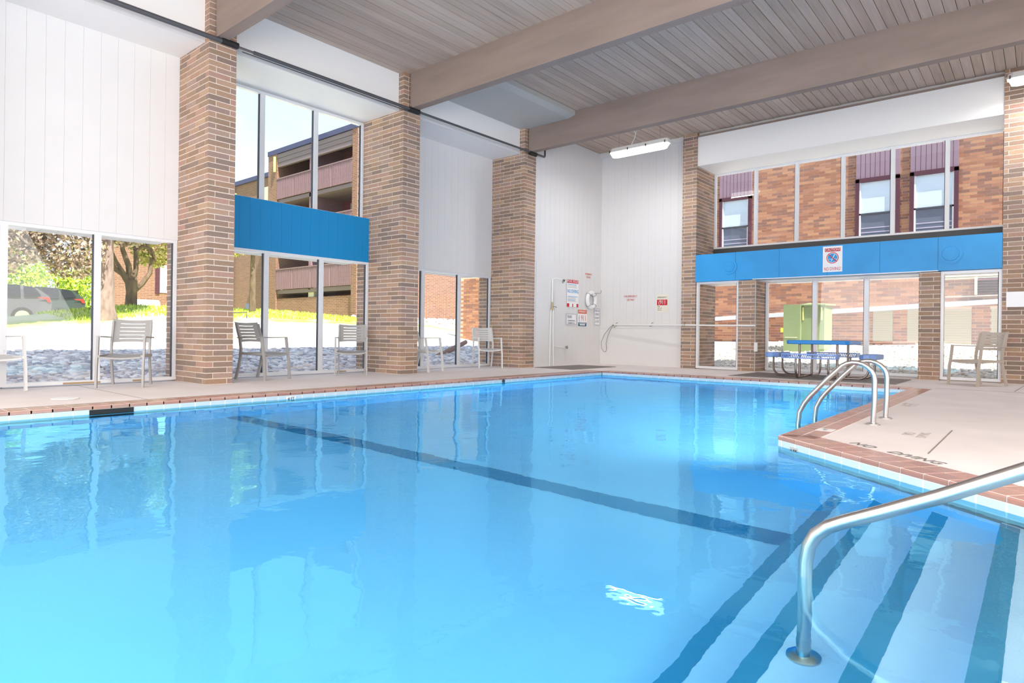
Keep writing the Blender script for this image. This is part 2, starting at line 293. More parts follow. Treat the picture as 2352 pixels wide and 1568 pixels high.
# coping: two rows of terracotta tiles and one row of pale waterline tiles
def coping(name, p, q, inward, n_single=300, start=0.0):
    """p->q pool edge, inward = unit vector towards the deck"""
    p = Vector(p+(0,)); q = Vector(q+(0,)); d = (q-p); L = d.length; d.normalize(); w = Vector(inward+(0,)); S_ = .1667; g = .012
    root = empty(name, kind='structure'); ang = math.atan2(d.y, d.x)
    bb = MB(); bb.obox((p+q)/2+w*.14+Vector((0, 0, -.016)), d*L/2, w*.14, (0, 0, .0175)); bb.obox((p+q)/2+w*.004+Vector((0, 0, -.12)), d*(L/2-.012), w*.006, (0, 0, .088)); bb.build('grout', M['grout'], root)
    k = int(L/S_)
    sgn = 1 if d.cross(w).z > 0 else -1
    # nose tile: rounded front edge, section in (w, z)
    def nose(len_):
        key = ('nose', round(len_, 3), sgn)
        if key not in _box:
            sec = [(-.006, -.030), (-.006, -.010), (-.002, -.001), (.008, .004), (.134, .004), (.134, -.030)]
            vs = [(sx, sgn*a, zz) for sx in (-len_/2, len_/2) for a, zz in sec]; m_ = len(sec)
            fs = [tuple(range(m_)), tuple(reversed(range(m_, 2*m_)))]+[(i, m_+i, m_+(i+1) % m_, (i+1) % m_) for i in range(m_)]
            me = bpy.data.meshes.new('coping_tile'); me.from_pydata(vs, [], fs if sgn < 0 else [tuple(reversed(f)) for f in fs]); me.materials.append(M['tile']); me.update(); _box[key] = me
        return _box[key]
    for i in range(k+1):
        a = start+i*S_; e2 = min(a+S_, L)
        if e2-a < .03: continue
        c = p+d*((a+e2)/2); ln = e2-a-g
        inst('coping_tile', nose(ln), c, root, ang)
        inst('border_tile', boxmesh('border_tile', ln, .128, .034, M['tile'], .002), c+w*.210+Vector((0, 0, -.013)), root, ang)
        inst('waterline_tile', boxmesh('waterline_tile', ln, .012, .145, M['wtile']), c+w*.002+Vector((0, 0, -.108)), root, ang)
    return root
cl = coping('trim_1', (PX0, PYF), (PX0, -1.6), (-1, 0))
cf = coping('trim_2', (PXR, PYF), (PX0, PYF), (0, 1))
c3 = coping('trim_3', (PXR, PYR), (PXR, PYF), (1, 0))
dl = Vector((PX1-PXR, diag(PX1)-PYR)); nd = Vector((-dl.y, dl.x)).normalized()
if nd.y < 0: nd = -nd
c4 = coping('trim_4', (PX1, diag(PX1)), (PXR, PYR), (nd.x, nd.y), start=.06)
coping('trim_5', (PX1, -1.6), (PX1, diag(PX1)), (1, 0))

# ---- columns ----
CR = .0812; BL = .3040; G = .011
def column(name, x0, x1, y0, y1, zt, side='y', face='x', maxn=300, skipside=0):
    """side='y': long face looks to -Y and short face to +X; side='x': long face looks to +X, short face to -Y"""
    root = empty(name, kind='structure')
    MBm = MB().box(x0+.0035, x1-.0035, y0+.0035, y1-.0035, 0, zt); MBm.build('mortar', M['mortar'], root)
    stuff = MB(); cnt = 0; D = .10; k = int(zt/CR)
    for r in range(k+1):
        z0 = r*CR+.006; z1 = min((r+1)*CR-.0065, zt)
        if z1-z0 < .02: continue
        z0 += random.uniform(-.0008, .0008)
        bl = []
        if side == 'y':   # faces: y0 face (along x from x1 back to x0), x1 face (along y)
            if r % 2 == 0:
                bl.append((x1-D, x1, y0, min(y0+BL, y1))); yy = y0+BL+G
                while yy < y1-.012: bl.append((x1-D, x1, yy, min(yy+BL, y1))); yy += BL+G
                xx = x1-D-G
            else:
                bl.append((x1-BL, x1, y0, y0+D)); yy = y0+D+G
                while yy < y1-.012: bl.append((x1-D, x1, yy, min(yy+BL, y1))); yy += BL+G
                xx = x1-BL-G
            while xx > x0+.012: bl.append((max(xx-BL, x0), xx, y0, y0+D)); xx -= BL+G
        else:             # faces: y0 face (along x), x1 face (along y, long)
            if r % 2 == 0:
                bl.append((max(x1-BL, x0), x1, y0, y0+D)); xx = x1-BL-G; yy = y0+D+G
            else:
                bl.append((x1-D, x1, y0, y0+BL)); xx = x1-D-G; yy = y0+BL+G
            while xx > x0+.012: bl.append((max(xx-BL, x0), xx, y0, y0+D)); xx -= BL+G
            while yy < y1-.012: bl.append((x1-D, x1, yy, min(yy+BL, y1))); yy += BL+G
        for (a, b_, c, d) in bl:
            j = random.uniform(-.0015, .0015)
            if cnt < maxn: piece('brick', a, b_+(j if b_ == x1 else 0), c-(j if c == y0 else 0), d, z0, z1, M['brick'], root); cnt += 1
            else: stuff.box(a, b_, c, d, z0, z1)
        # far side (seen from other positions)
        if r % 2 == 0: stuff.box(x0, x1-D-G, y1-.1, y1, z0, z1)
        else: stuff.box(x0, x0+.2, y1-.1, y1, z0, z1).box(x0+.21, x1-D-G, y1-.1, y1, z0, z1)
    if stuff.v: tag(stuff.build('bricks', M['brick'], root), kind='stuff')
    return root
LC = [(.49, .885), (4.045, 4.44), (7.6, 8.0), (11.15, 11.57)]
for i, (a, b_) in enumerate(LC): column('brick_column', -10.47, -9.10, a, b_, ZC, 'y', maxn=300 if i else 0)
column('brick_column', -10.47, -9.10, -3.07, -2.67, ZC, 'y', maxn=0)
column('brick_column', -6.71, -6.35, 14.25, 15.42, ZC, 'x')
column('brick_column', -.60, -.22, 14.25, 15.42, ZC, 'x')
column('brick_pier', -5.33, -4.94, 14.25, 14.98, 2.04, 'x')
column('brick_pier', -1.86, -1.52, 14.25, 15.0, 2.04, 'x')

# ---- fascia, soffit, panels ----
def boards(name, root, axis, fixed, a0, a1, step, z0, z1, m, th=.02, nrm=1):
    a = a0
    while a < a1-.01:
        e2 = min(a+step, a1)
        if axis == 'y': piece('board', fixed-th*nrm if nrm > 0 else fixed, fixed if nrm > 0 else fixed+th, a+.0008, e2-.0008, z0, z1, m, root)
        else: piece('board', a+.0008, e2-.0008, fixed, fixed+th, z0, z1, m, root)
        a = e2
wl = empty('wall_left', kind='structure')
backing = MB().box(-10.42, -10.10, .885, 4.045, 2.13, ZS).box(-10.42, -10.10, 8.0, 11.15, 2.13, ZS).box(-10.42, -10.12, 4.44, 7.6, 2.13, 2.97).box(-10.42, -10.10, -2.67, .49, 2.13, ZS).box(-10.42, -9.15, 11.57, YB+.2, 0, ZC).box(-10.42, -10.1, -4, -3.07, 0, ZC)
backing.build('backing', M['white'], wl)
boards('b', wl, 'y', -10.08, .885, 4.045, .2115, 2.13, ZS, M['white'])
boards('b', wl, 'y', -10.08, 8.0, 11.15, .2, 2.13, ZS, M['white'])
boards('b', wl, 'y', -9.13, 11.57, YB, .2, 0.0, ZC, M['white'])
MB().box(-9.128, -9.118, 11.66, 12.82, .02, 2.5).build('access_panel', M['white'], wl)
MB().box(-9.128, -9.122, 11.57, YB, 0, .12).build('kickboard', M['white'], wl)
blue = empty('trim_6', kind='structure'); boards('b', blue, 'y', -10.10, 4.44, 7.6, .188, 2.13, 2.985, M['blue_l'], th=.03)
for (a, b_) in [(-2.67, .49), (.885, 4.045), (4.44, 7.6), (8.0, 11.15)]:
    t = MB().box(-10.38, -9.25, a, b_, ZS, ZC).build('trim_7', M['soffit']); tag(t, kind='structure')
    MB().box(-9.25, -9.235, a, b_, ZS-.01, ZS+.07).build('drip_edge', M['white'], t)
wb = empty('wall_back', kind='structure')
MB().box(-9.2, -6.71, YB, YB+.3, 0, ZC).box(-10.2, 4.2, 14.35, 15.4, 5.5, 5.62).build('backing', M['white'], wb)
boards('b', wb, 'x', YB-.02, -9.13, -6.71, .2, .95, ZC, M['white']); MB().box(-9.13, -6.71, YB-.02, YB, 0, .945).build('lower_panel', M['white'], wb)
fas = MB().box(-6.35, -.60, 14.28, 15.36, 4.81, 5.49).build('trim_8', M['soffit']); tag(fas, kind='structure')
MB().box(-6.35, -.60, 14.27, 14.285, 5.49, 5.53).build('wood_strip', M['beam'], fas)
MB().box(-.22, 4.0, 14.28, 15.36, 2.7, 5.6).box(-.22, 4.0, 15.2, 15.4, 0, 2.7).build('wall_return', M['white'], wb)
bb = empty('trim_9', kind='structure')
for i in range(6):
    x0 = -6.35+i*(5.75/6); piece('board', x0+.002, x0+5.75/6-.002, 14.22, 14.40, 2.055, 2.69, M['blue_r'], bb)
bk = MB().box(-6.35, -.6, 14.40, 15.36, 2.055, 2.60).box(-6.35, -.6, 15.28, 15.38, 2.6, 2.945).build('ledge', M['dark'], bb)
MB().box(-5.0, -1.55, 14.19, 14.22, 2.05, 2.065).build('edge_strip', M['white_gloss'], bb)
MB().box(-5.0, -1.87, 14.5, 14.9, 2.03, 2.055).build('head_strip', M['white_gloss'], bb)
# capped speaker grilles on the blue band
for (cx, r, lab) in [(-1.36, .19, 'large round painted-over grille near the end of the blue band'), (-5.53, .17, 'round painted-over grille at the brick column end of the blue band')]:
    g_ = empty('round_grille', (cx, 14.215, 2.37), label=lab, cat='grille')
    MB().disc((0, 0, 0), (0, -1, 0), r, .008, 36).build('outer_ring', M['blue_r'], g_)
    MB().disc((0, -.008, 0), (0, -1, 0), r*.72, .012, 36, r*.68).build('inner_ring', M['blue_r'], g_)
    MB().disc((0, -.02, 0), (0, -1, 0), r*.48, .006, 30).build('cover', M['paint_faint'] if 0 else M['blue_r'], g_)
# right and rear walls (behind the camera)
wr = MB().box(4.0, 4.2, -4.2, 15.4, 0, ZC).build('wall_right', M['white']); tag(wr, kind='structure')
wf = MB().box(-10.4, 4.2, -4.2, -4.0, 0, ZC).build('wall_rear', M['white']); tag(wf, kind='structure')

# ---- windows ----
wn = [0]
def window(axis, plane, spans, z0, z1, fr=.045, depth=.09, extra=None, gasket=True):
    """axis 'y': pane plane x=plane, runs along y; spans = list of mullion centre coordinates"""
    wn[0] += 1; root = empty('window_%d' % wn[0], kind='structure')
    def bx(a0, a1, zz0, zz1, nm, mt, d0=-.5, d1=.5):
        if axis == 'y': piece(nm, plane+d0*depth, plane+d1*depth, a0, a1, zz0, zz1, mt, root)
        else: piece(nm, a0, a1, plane+d0*depth, plane+d1*depth, zz0, zz1, mt, root)
    A0, A1 = spans[0], spans[-1]
    bx(A0, A1, z0, z0+fr, 'window_sill', M['alum'], -.6, .6); bx(A0, A1, z1-fr, z1, 'window_head', M['alum'])
    for i, s in enumerate(spans):
        a, c = (s, s+fr) if i == 0 else ((s-fr, s) if i == len(spans)-1 else (s-fr*.9, s+fr*.9))
        bx(a, c, z0+fr, z1-fr, 'mullion', M['alum'])
        if gasket and i > 0: bx(a-.012, a, z0+fr, z1-fr, 'gasket', M['gasket'], -.35, .1)
    for s, t in zip(spans[:-1], spans[1:]): bx(s+fr, t-fr, z0+fr, z1-fr, 'pane', M['glass'], -.03, .0)
    return root
w1 = window('y', XL, [.89, 1.955, 2.995, 4.043], .02, 2.13)
w2 = window('y', XL, [4.442, 5.49, 6.555, 7.598], .02, 2.13)
w3 = window('y', XL, [8.002, 9.02, 10.11, 11.148], .02, 2.13)
w4 = window('y', -10.345, [4.442, 5.50, 6.54, 7.598], 2.985, ZS-.02)
w5 = window('x', 15.33, [-6.35, -5.335, -4.403, -3.437, -2.487, -1.536, -.60], 2.945, 4.81, fr=.04)
w6 = window('x', 14.32, [-6.34, -5.33], .02, 2.05, fr=.05)
w7 = window('x', 14.92, [-4.93, -3.88, -2.87, -1.86], .02, 2.06, fr=.05)
w8 = window('x', 14.36, [-1.52, -.60], .02, 2.05, fr=.05)
for w, (x0, x1, y0, y1) in ((w1, (XL-.06, XL+.06, 2.6, 3.04)), (w1, (XL-.06, XL+.061, 3.45, 3.6)), (w2, (XL-.06, XL+.06, 6.9, 7.1))):
    MB().box(x0, x1, y0, y1, .021, .045).build('rust_patch', M['rust'], w)

# ---- ceiling ----
ceil = empty('ceiling', kind='structure')
MB().box(-9.4, 4.2, -4.2, 15.4, ZC+.025, ZC+.1).build('roof_deck', M['dark'], ceil)
BY = [(-3.0, -2.84), (.56, .72), (4.12, 4.28), (7.72, 7.88), (11.24, 11.40)]
cells = [(BY[i][1], BY[i+1][0]) for i in range(4)]+[(BY[4][1], 14.6)]
cs = MB(); nsingle = 0
for ci, (a, c) in enumerate(cells):
    x = -9.25; j = 0
    while x < 4.0:
        if ci >= 1 and x < 1.35 and nsingle < 300 and not (ci == 1 and x > -5): piece('plank', x+.004, x+.1455, a-.05, c+.05, ZC-.004*(j % 3 == 0), ZC+.024, M['wood'], ceil, 0); nsingle += 1
        else: cs.box(x+.004, x+.1455, a-.05, c+.05, ZC-.004*(j % 3 == 0), ZC+.024)
        x += .1495; j += 1
tag(cs.build('planks', M['wood'], ceil), kind='stuff')
for i, (a, c) in enumerate(BY):
    o = MB().box(-9.06, 4.05, a, c, 4.94, ZC+.01).build('beam', M['beam']); tag(o, kind='structure')
    MB().box(-9.06, 4.05, a-.006, a, 4.94, 4.975).build('beam_edge', M['beam'], o)
# grey sheet-metal box in the ceiling corner
g_ = MB(); ya, yb_ = 7.89, 11.23
g_.add([(-9.24, ya, 5.46), (-7.95, ya, 5.46), (-7.78, ya, 5.50), (-7.78, ya, 5.595), (-9.24, ya, 5.595), (-9.24, yb_, 5.46), (-7.95, yb_, 5.46), (-7.78, yb_, 5.50), (-7.78, yb_, 5.595), (-9.24, yb_, 5.595)],
       [(0, 1, 2, 3, 4), (9, 8, 7, 6, 5), (0, 5, 6, 1), (1, 6, 7, 2), (2, 7, 8, 3), (3, 8, 9, 4), (4, 9, 5, 0)])
tag(g_.build('duct_cover', M['greybox']), 'grey sheet metal cover under the ceiling planks in the corner', 'duct')
v = empty('ceiling_vent', (-7.55, 4.92, ZC-.006), label='small square vent set in the ceiling planks', cat='vent')
MB().box(-.11, .11, -.11, .11, -.008, .006).build('plate', M['dark'], v); MB().disc((0, 0, -.008), (0, 0, -1), .04, .01, 14).build('plug', M['beam'], v)
# flaking paint
fk = MB()
for (x, y) in [(-8.35, 6.75), (-8.2, 6.9), (-8.3, 6.6), (-7.1, 9.7), (-6.9, 10.0), (-7.3, 9.4), (-6.2, 10.3), (-5.4, 8.9), (-7.0, 7.55)]:
    for k in range(3):
        dx, dy = random.uniform(-.06, .06), random.uniform(-.05, .05); s_ = random.uniform(.015, .05)
        fk.add([(x+dx, y+dy, ZC-.012), (x+dx+s_, y+dy+.01, ZC-.02), (x+dx+s_*.6, y+dy+s_*.7, ZC-.010)], [(0, 1, 2)])
tag(fk.build('flaking_paint', M['signw'], ceil), kind='stuff')

# ---- conduit along the left soffit ----
p = empty('conduit', label='long dark grey conduit running under the white soffit past the brick columns', cat='pipe')
MB().tube([(-9.02, -2.5, 4.905), (-9.02, 4.3, 4.905)], .034, 10).build('thick_run', M['pipe'], p)
MB().tube([(-9.02, 4.3, 4.90), (-9.02, 4.66, 4.90)], .018, 8).build('coupling', M['tsteel'], p)
MB().tube([(-9.02, 4.66, 4.90), (-9.02, 7.95, 4.91)], .027, 10).build('pipe_run', M['pipe'], p)
MB().tube([(-9.02, 7.95, 4.91), (-9.02, 11.72, 4.93), (-9.02, 11.78, 4.93), (-9.02, 11.8, 4.96), (-9.02, 11.8, 5.12)], .022, 10).build('pipe_end', M['pipe'], p)
MB().tube([(-9.045, 4.5, 4.862), (-9.045, 7.9, 4.868)], .009, 6).build('cable', M['pipe'], p)
for y in (4.30, 7.78, 11.35): MB().tube([(-9.02, y-.12, 4.91), (-9.02, y+.12, 4.91)], .045, 10).build('clamp', M['black'], p)

# ================= objects =================
def lamp(name, x0, x1, y, z, label, cable=True):
    r = empty(name, ((x0+x1)/2, y, z), label=label, cat='light', group='fluorescent fixtures'); L = (x1-x0)/2
    def hull(nm, l0, w0, z0, l1, w1, z1, mt):
        b = MB(); c = .07
        def ring(l_, w_, zz): return [(-l_+c, -w_, zz), (l_-c, -w_, zz), (l_, -w_+c*.6, zz), (l_, w_-c*.6, zz), (l_-c, w_, zz), (-l_+c, w_, zz), (-l_, w_-c*.6, zz), (-l_, -w_+c*.6, zz)]
        b.add(ring(l0, w0, z0)+ring(l1, w1, z1), [tuple(range(7, -1, -1)), tuple(range(8, 16))]+[(i, (i+1) % 8, 8+(i+1) % 8, 8+i) for i in range(8)]); return b.build(nm, mt, r)
    hull('housing', L, .12, -.01, L*.97, .085, .085, M['lampbody'])
    hull('diffuser', L*.90, .075, -.11, L*.965, .112, -.01, M['lamp'])
    hull('end_cap', L*.985, .07, -.03, L*.995, .083, -.001, M['lampbody']) if 0 else None
    for s in (-1, -.33, .33, 1): MB().box(s*L*.93-.012, s*L*.93+.012, -.128, -.118, -.03, .03).build('clip', M['chrome'], r)
    for s in (-.7, .7): MB().tube([(s*L, 0, .08), (s*L, 0, ZC-z)], .003, 5).build('hanger', M['cable'], r)
    if cable:
        pts = [(-.25*L, -.05, .06), (.0, -.2, .18), (.08, -.3, .25)]+[(.11+.045*math.sin(a)-.02, -.34, .30-.05*math.cos(a)) for a in np.linspace(0, 6.0, 12)]+[(.16, -.5, .42), (.22, -.95, .56)]
        MB().tube(pts, .007, 6).build('cable', M['pvc'], r)
    la = bpy.data.lights.new('tube_light', 'AREA'); la.shape = 'RECTANGLE'; la.size = 2*L*.85; la.size_y = .1; la.energy = 30
    lo = bpy.data.objects.new('tube_light', la); C.objects.link(lo); lo.parent = r; lo.location = (0, 0, -.115); return r
lamp('fluorescent_lamp', -7.66, -6.20, 12.5, 4.93, 'lit white fluorescent lamp hanging before the white corner wall')
lamp('fluorescent_lamp', -.54, .75, 13.55, 5.17, 'lit fluorescent lamp at the top of the brick column by the window wall', cable=False)

# ---- stacking armchairs ----
def slab_curve(pts, w, th, axis='x'):
    """flat bar swept in the yz plane, width along x"""
    b = MB(); P = [Vector((0, p[0], p[1])) for p in pts]; k = len(P); vs = []
    for i, p in enumerate(P):
        t = (P[min(i+1, k-1)]-P[max(i-1, 0)]).normalized(); nrm = Vector((0, -t.z, t.y))
        for sx, sn in ((-1, -1), (1, -1), (1, 1), (-1, 1)): vs.append(Vector((sx*w/2, 0, 0))+p+nrm*sn*th/2)
    fs = [(0, 1, 2, 3), tuple((k-1)*4+i for i in (3, 2, 1, 0))]+[(i*4+j, (i+1)*4+j, (i+1)*4+(j+1) % 4, i*4+(j+1) % 4) for i in range(k-1) for j in range(4)]
    return b.add(vs, fs)
def shift(b, dx): b.v = [(x+dx, y, z) for x, y, z in b.v]; return b
def chair_meshes(m):
    parts = []
    for sx in (-1, 1):
        parts.append(('leg', shift(slab_curve([(.30, 0), (.285, .30), (.255, .45), (.225, .675)], .026, .042), sx*.272), m))
        parts.append(('leg', shift(slab_curve([(-.33, 0), (-.27, .2), (-.235, .36), (-.225, .48), (-.25, .64), (-.29, .76), (-.325, .885)], .026, .042), sx*.235), m))
        a = MB(); a.obox((sx*.265, -.01, .668), (.024, 0, 0), (0, .25, .006), (0, 0, .009)); parts.append(('armrest', a, m))
    s = MB(); N = 10   # seat: dished slab
    top = []; 
    for i in range(N+1):
        y = -.235+.51*i/N; zz = .425+.012*math.cos(math.pi*(i/N))*1.2-.012*math.sin(math.pi*i/N)
        for x in np.linspace(-.235, .235, 7): top.append((x, y, zz-.018*math.cos(x/.235*math.pi/2)))
    kk = len(top); s.add(top+[(x, y, z-.022) for x, y, z in top],
        [(i*7+j, i*7+j+1, (i+1)*7+j+1, (i+1)*7+j) for i in range(N) for j in range(6)]+[(kk+i*7+j, kk+(i+1)*7+j, kk+(i+1)*7+j+1, kk+i*7+j+1) for i in range(N) for j in range(6)]
        +[(j, kk+j, kk+j+1, j+1) for j in range(6)]+[(N*7+j, N*7+j+1, kk+N*7+j+1, kk+N*7+j) for j in range(6)]
        +[(i*7, (i+1)*7, kk+(i+1)*7, kk+i*7) for i in range(N)]+[(i*7+6, kk+i*7+6, kk+(i+1)*7+6, (i+1)*7+6) for i in range(N)])
    parts.append(('seat', s, m))
    r = MB(); 
    for sx in (-1, 1): r.obox((sx*.252, .02, .412), (.014, 0, 0), (0, .26, 0), (0, 0, .018))
    r.obox((0, -.235, .412), (.24, 0, 0), (0, .012, 0), (0, 0, .016)); parts.append(('seat_frame', r, m))
    bk = MB()   # backrest with five slots
    def bpnt(x, t):   # t 0..1 height
        z = .60+.30*t; y = -.235-.10*t-.012*t*t-.045*math.cos(x/.245*math.pi/2); z += .012*(x/.245)**2*(1 if t > .5 else -1)*1.2*abs(t-.5)*2; return Vector((x, y, z))
    def patch(x0, x1, t0, t1, nx=6):
        vs = []
        for t in (t0, t1):
            for x in np.linspace(x0, x1, nx+1): vs.append(bpnt(x, t))
        q = len(vs); vs2 = vs+[v_+Vector((0, -.010, .002)) for v_ in vs]; w_ = nx+1
        fs = [(j, j+1, w_+j+1, w_+j) for j in range(nx)]+[(q+j, q+w_+j, q+w_+j+1, q+j+1) for j in range(nx)]+[(j, q+j, q+j+1, j+1) for j in range(nx)]+[(w_+j, w_+j+1, q+w_+j+1, q+w_+j) for j in range(nx)]+[(0, w_, q+w_, q), (nx, q+nx, q+w_+nx, w_+nx)]
        bk.add(vs2, fs)
    xs = .155; edges = [0, .13]; tt = .13; sl = .030; gap = (1-.13-.16-5*sl)/4
    for x0, x1 in ((-.245, -xs), (xs, .245)):
        for t0, t1 in ((0, .5), (.5, 1)): patch(x0, x1, t0, t1, 3)
    patch(-xs, xs, 0, .13, 8); t = .13
    for i in range(5):
        t += sl
        if i < 4: patch(-xs, xs, t, t+gap, 8); t += gap
    patch(-xs, xs, t, 1, 8)
    parts.append(('backrest', bk, m)); return parts
def chair_thing(label, m, loc, face):
    rz = math.atan2(face[1], face[0])-math.pi/2
    r = empty('patio_chair', loc+(0,), rz, label=label, cat='chair', group='slatted stacking armchairs around the pool deck')
    for nm, b, mm in chair_meshes(m): b.build(nm, mm, r)
    return r
def copy_tree(o, parent=None):
    c = o.copy(); C.objects.link(c); c.parent = parent
    for ch in [x for x in bpy.data.objects if x.parent == o]: copy_tree(ch, c)
    return c
protos = {}
def place_chair(label, key, fl_, fr_):
    """fl_, fr_: floor points of the two front legs"""
    a, b_ = Vector(fl_), Vector(fr_); mid = (a+b_)/2; d = (b_-a).normalized(); face = Vector((d.y, -d.x))
    c = mid-face*.30
    if key in protos:
        o = copy_tree(protos[key]); o.location = (c.x, c.y, 0); o.rotation_euler = (0, 0, math.atan2(face.y, face.x)-math.pi/2); o['label'] = label
    else: protos[key] = chair_thing(label, M[key], (c.x, c.y), face)
# first point is the leg at the picture's left
place_chair('pale grey slatted armchair cut off by the edge of the picture, nearest the camera', 'chair_w', (-9.52, 1.56), (-9.60, 2.08))
place_chair('grey slatted armchair before the mullion of the first ground window', 'chair_g', (-9.50, 2.80), (-9.20, 3.28))
place_chair('grey slatted armchair turned sideways right after the first brick column', 'chair_g', (-9.24, 5.02), (-9.42, 5.54))
place_chair('grey slatted armchair before the last pane of the middle window, by the second column', 'chair_g', (-9.58, 6.50), (-9.24, 6.95))
place_chair('white armchair half hidden behind the second brick column', 'chair_w', (-9.22, 8.40), (-9.37, 8.92))
place_chair('white slatted armchair standing against the third brick column', 'chair_w', (-9.62, 10.24), (-9.34, 10.76))
place_chair('beige armchair alone before the narrow window beside the picnic table', 'chair_b', (-1.29, 13.22), (-.83, 12.86))

# ---- picnic table ----
T = empty('picnic_table', (-3.28, 13.28, 0), label='blue perforated metal picnic table with attached benches on a rubber mat', cat='table')
def rounded_top(cx, cy, w, d, z, th, m, name, parent, corner=.06):
    b = MB(); w /= 2; d /= 2; c = corner
    def ring(o, zz): return [(cx+x, cy+y, zz) for x, y in [(-w+c+o, -d+o), (w-c-o, -d+o), (w-o, -d+c+o), (w-o, d-c-o), (w-c-o, d-o), (-w+c+o, d-o), (-w+o, d-c-o), (-w+o, -d+c+o)]]
    R_ = [ring(.015, z-th), ring(0, z-th+.012), ring(0, z-.012), ring(.015, z)]; vs = sum(R_, [])
    fs = [tuple(range(7, -1, -1)), tuple(range(24, 32))]+[(k*8+i, k*8+(i+1) % 8, (k+1)*8+(i+1) % 8, (k+1)*8+i) for k in range(3) for i in range(8)]
    return b.add(vs, fs).build(name, m, parent)
rounded_top(0, 0, 1.10, 1.10, .722, .075, M['tblue'], 'tabletop', T)
def bench(cx, cy, w, d, solid):
    if solid: return rounded_top(cx, cy, w, d, .475, .095, M['bblue'], 'bench_seat', T, .09)
    b = MB(); zt, zb = .475, .385; w /= 2; d /= 2   # expanded-metal seat: top lattice and lattice skirts, thick rims
    for yy in (-d, d): b.box(cx-w, cx+w, cy+yy-.008, cy+yy+.008, zt-.018, zt).box(cx-w, cx+w, cy+yy-.006, cy+yy+.006, zb, zb+.014)
    for xx in (-w, w): b.box(cx+xx-.008, cx+xx+.008, cy-d, cy+d, zb, zt)
    for i in range(31):
        x = cx-w+i*(2*w/30); dx = .016
        for yy in (-d, d): b.obox((x, cy+yy, (zt+zb)/2), (dx, 0, (zt-zb)/2), (0, .004, 0), (-.004, 0, .004))
        b.obox((x, cy, zt-.006), (.012, d, 0), (.006, 0, 0), (0, 0, .004))
    for j in range(5): b.box(cx-w, cx+w, cy-d+.04+j*.045, cy-d+.052+j*.045, zt-.009, zt-.002)
    return b.build('bench_seat', M['bblue'], T)
bench(-.03, -.84, .92, .26, False); bench(-.05, .86, .92, .26, False); bench(-.86, -.02, .27, .92, True); bench(.82, -.02, .27, .92, True)
for sx in (-1, 1):
    for sy in (-1, 1): MB().tube([(sx*.33, sy*.42, .67), (sx*.33, sy*.42, .06), (sx*.33, sy*.42, 0.0)], .022, 10).build('leg', M['tsteel'], T)
def jleg(p0, d):   # from under a bench down and inwards along the floor
    p0 = Vector(p0); d = Vector(d); pts = [p0, p0-Vector((0, 0, .22))]
    c = p0-Vector((0, 0, .22))+d*.16
    for a in np.linspace(0, math.pi/2, 6): pts.append(c-d*.16*math.cos(a)-Vector((0, 0, .16*math.sin(a))))
    pts.append(pts[-1]+d*.42); MB().tube(pts, .019, 9).build('bench_frame', M['tsteel'], T)
for s in (-.28, .28):
    jleg((s, -.84, .402), (0, 1, 0)); jleg((s, .86, .402), (0, -1, 0)); jleg((-.86, s, .405), (1, 0, 0)); jleg((.82, s, .405), (-1, 0, 0))
MB().tube([(-.33, -.42, .03), (-.33, .42, .03)], .016, 8).build('floor_rail', M['tsteel'], T); MB().tube([(.33, -.42, .03), (.33, .42, .03)], .016, 8).build('floor_rail', M['tsteel'], T)
def rmat(name, x0, x1, y0, y1, label):
    r = empty(name, ((x0+x1)/2, (y0+y1)/2, 0), label=label, cat='mat'); w, d = (x1-x0)/2, (y1-y0)/2
    MB().box(-w, w, -d, d, .001, .009).build('base', M['mat'], r)
    b = MB()
    for i in range(int(2*w/.05)): b.box(-w+.02+i*.05, -w+.045+i*.05, -d+.02, d-.02, .009, .013)
    tag(b.build('ribs', M['mat'], r), kind='stuff')
rmat('rubber_mat', -4.78, -1.92, 12.28, 13.95, 'ribbed dark rubber mat under the blue picnic table')
rmat('rubber_mat', -9.02, -7.95, 11.50, 13.35, 'dark rubber mat on the deck under the wall shower')

# ---- pool ladder rails ----
lad = empty('pool_ladder', (-1.5, 6.7, 0), label='pair of arched stainless grab rails at the side of the pool', cat='ladder')
for yy in (-.25, .33):
    pts = [(-.318, yy, -1.0), (-.318, yy, -.06), (-.305, yy, .06), (-.262, yy, .15), (-.215, yy, .216), (-.06, yy, .395)]
    for a in np.linspace(math.radians(128), 0, 9): pts.append((.165+.165*math.cos(a)-.0, yy, .40+.155*math.sin(a)))
    pts += [(.33, yy, .2), (.322, yy, .01)]
    MB().tube(pts, .0225, 14).build('rail', M['steel'], lad)
    MB().tube([(.322, yy, .0), (.322, yy, .012), (.322, yy, .018)], [.058, .058, .04], 20).build('escutcheon', M['steel'], lad)
for z in (-.35, -.62, -.9): MB().box(-.36, -.27, -.25, .33, z-.012, z+.012).build('rung', M['steel'], lad)
# ---- stair handrail ----
hr = empty('stair_handrail', (-.655, 2.43, -.77), label='thick stainless handrail rising from the underwater steps towards the camera', cat='handrail')
pts = [(0, 0, 0), (0, 0, .62), (.002, 0, .74), (.012, 0, .80), (.035, 0, .845), (.075, 0, .882), (.13, 0, .912), (.24, 0, .965), (.40, 0, 1.045), (.62, 0, 1.165), (1.25, 0, 1.50), (1.75, 0, 1.60), (1.95, 0, 1.52), (2.02, 0, 1.30), (2.02, 0, .77)]
MB().tube(pts, .0245, 20).build('rail', M['steel'], hr); MB().tube([(0, 0, .0), (0, 0, .012), (0, 0, .022)], [.06, .06, .04], 24).build('base_flange', M['steel'], hr)
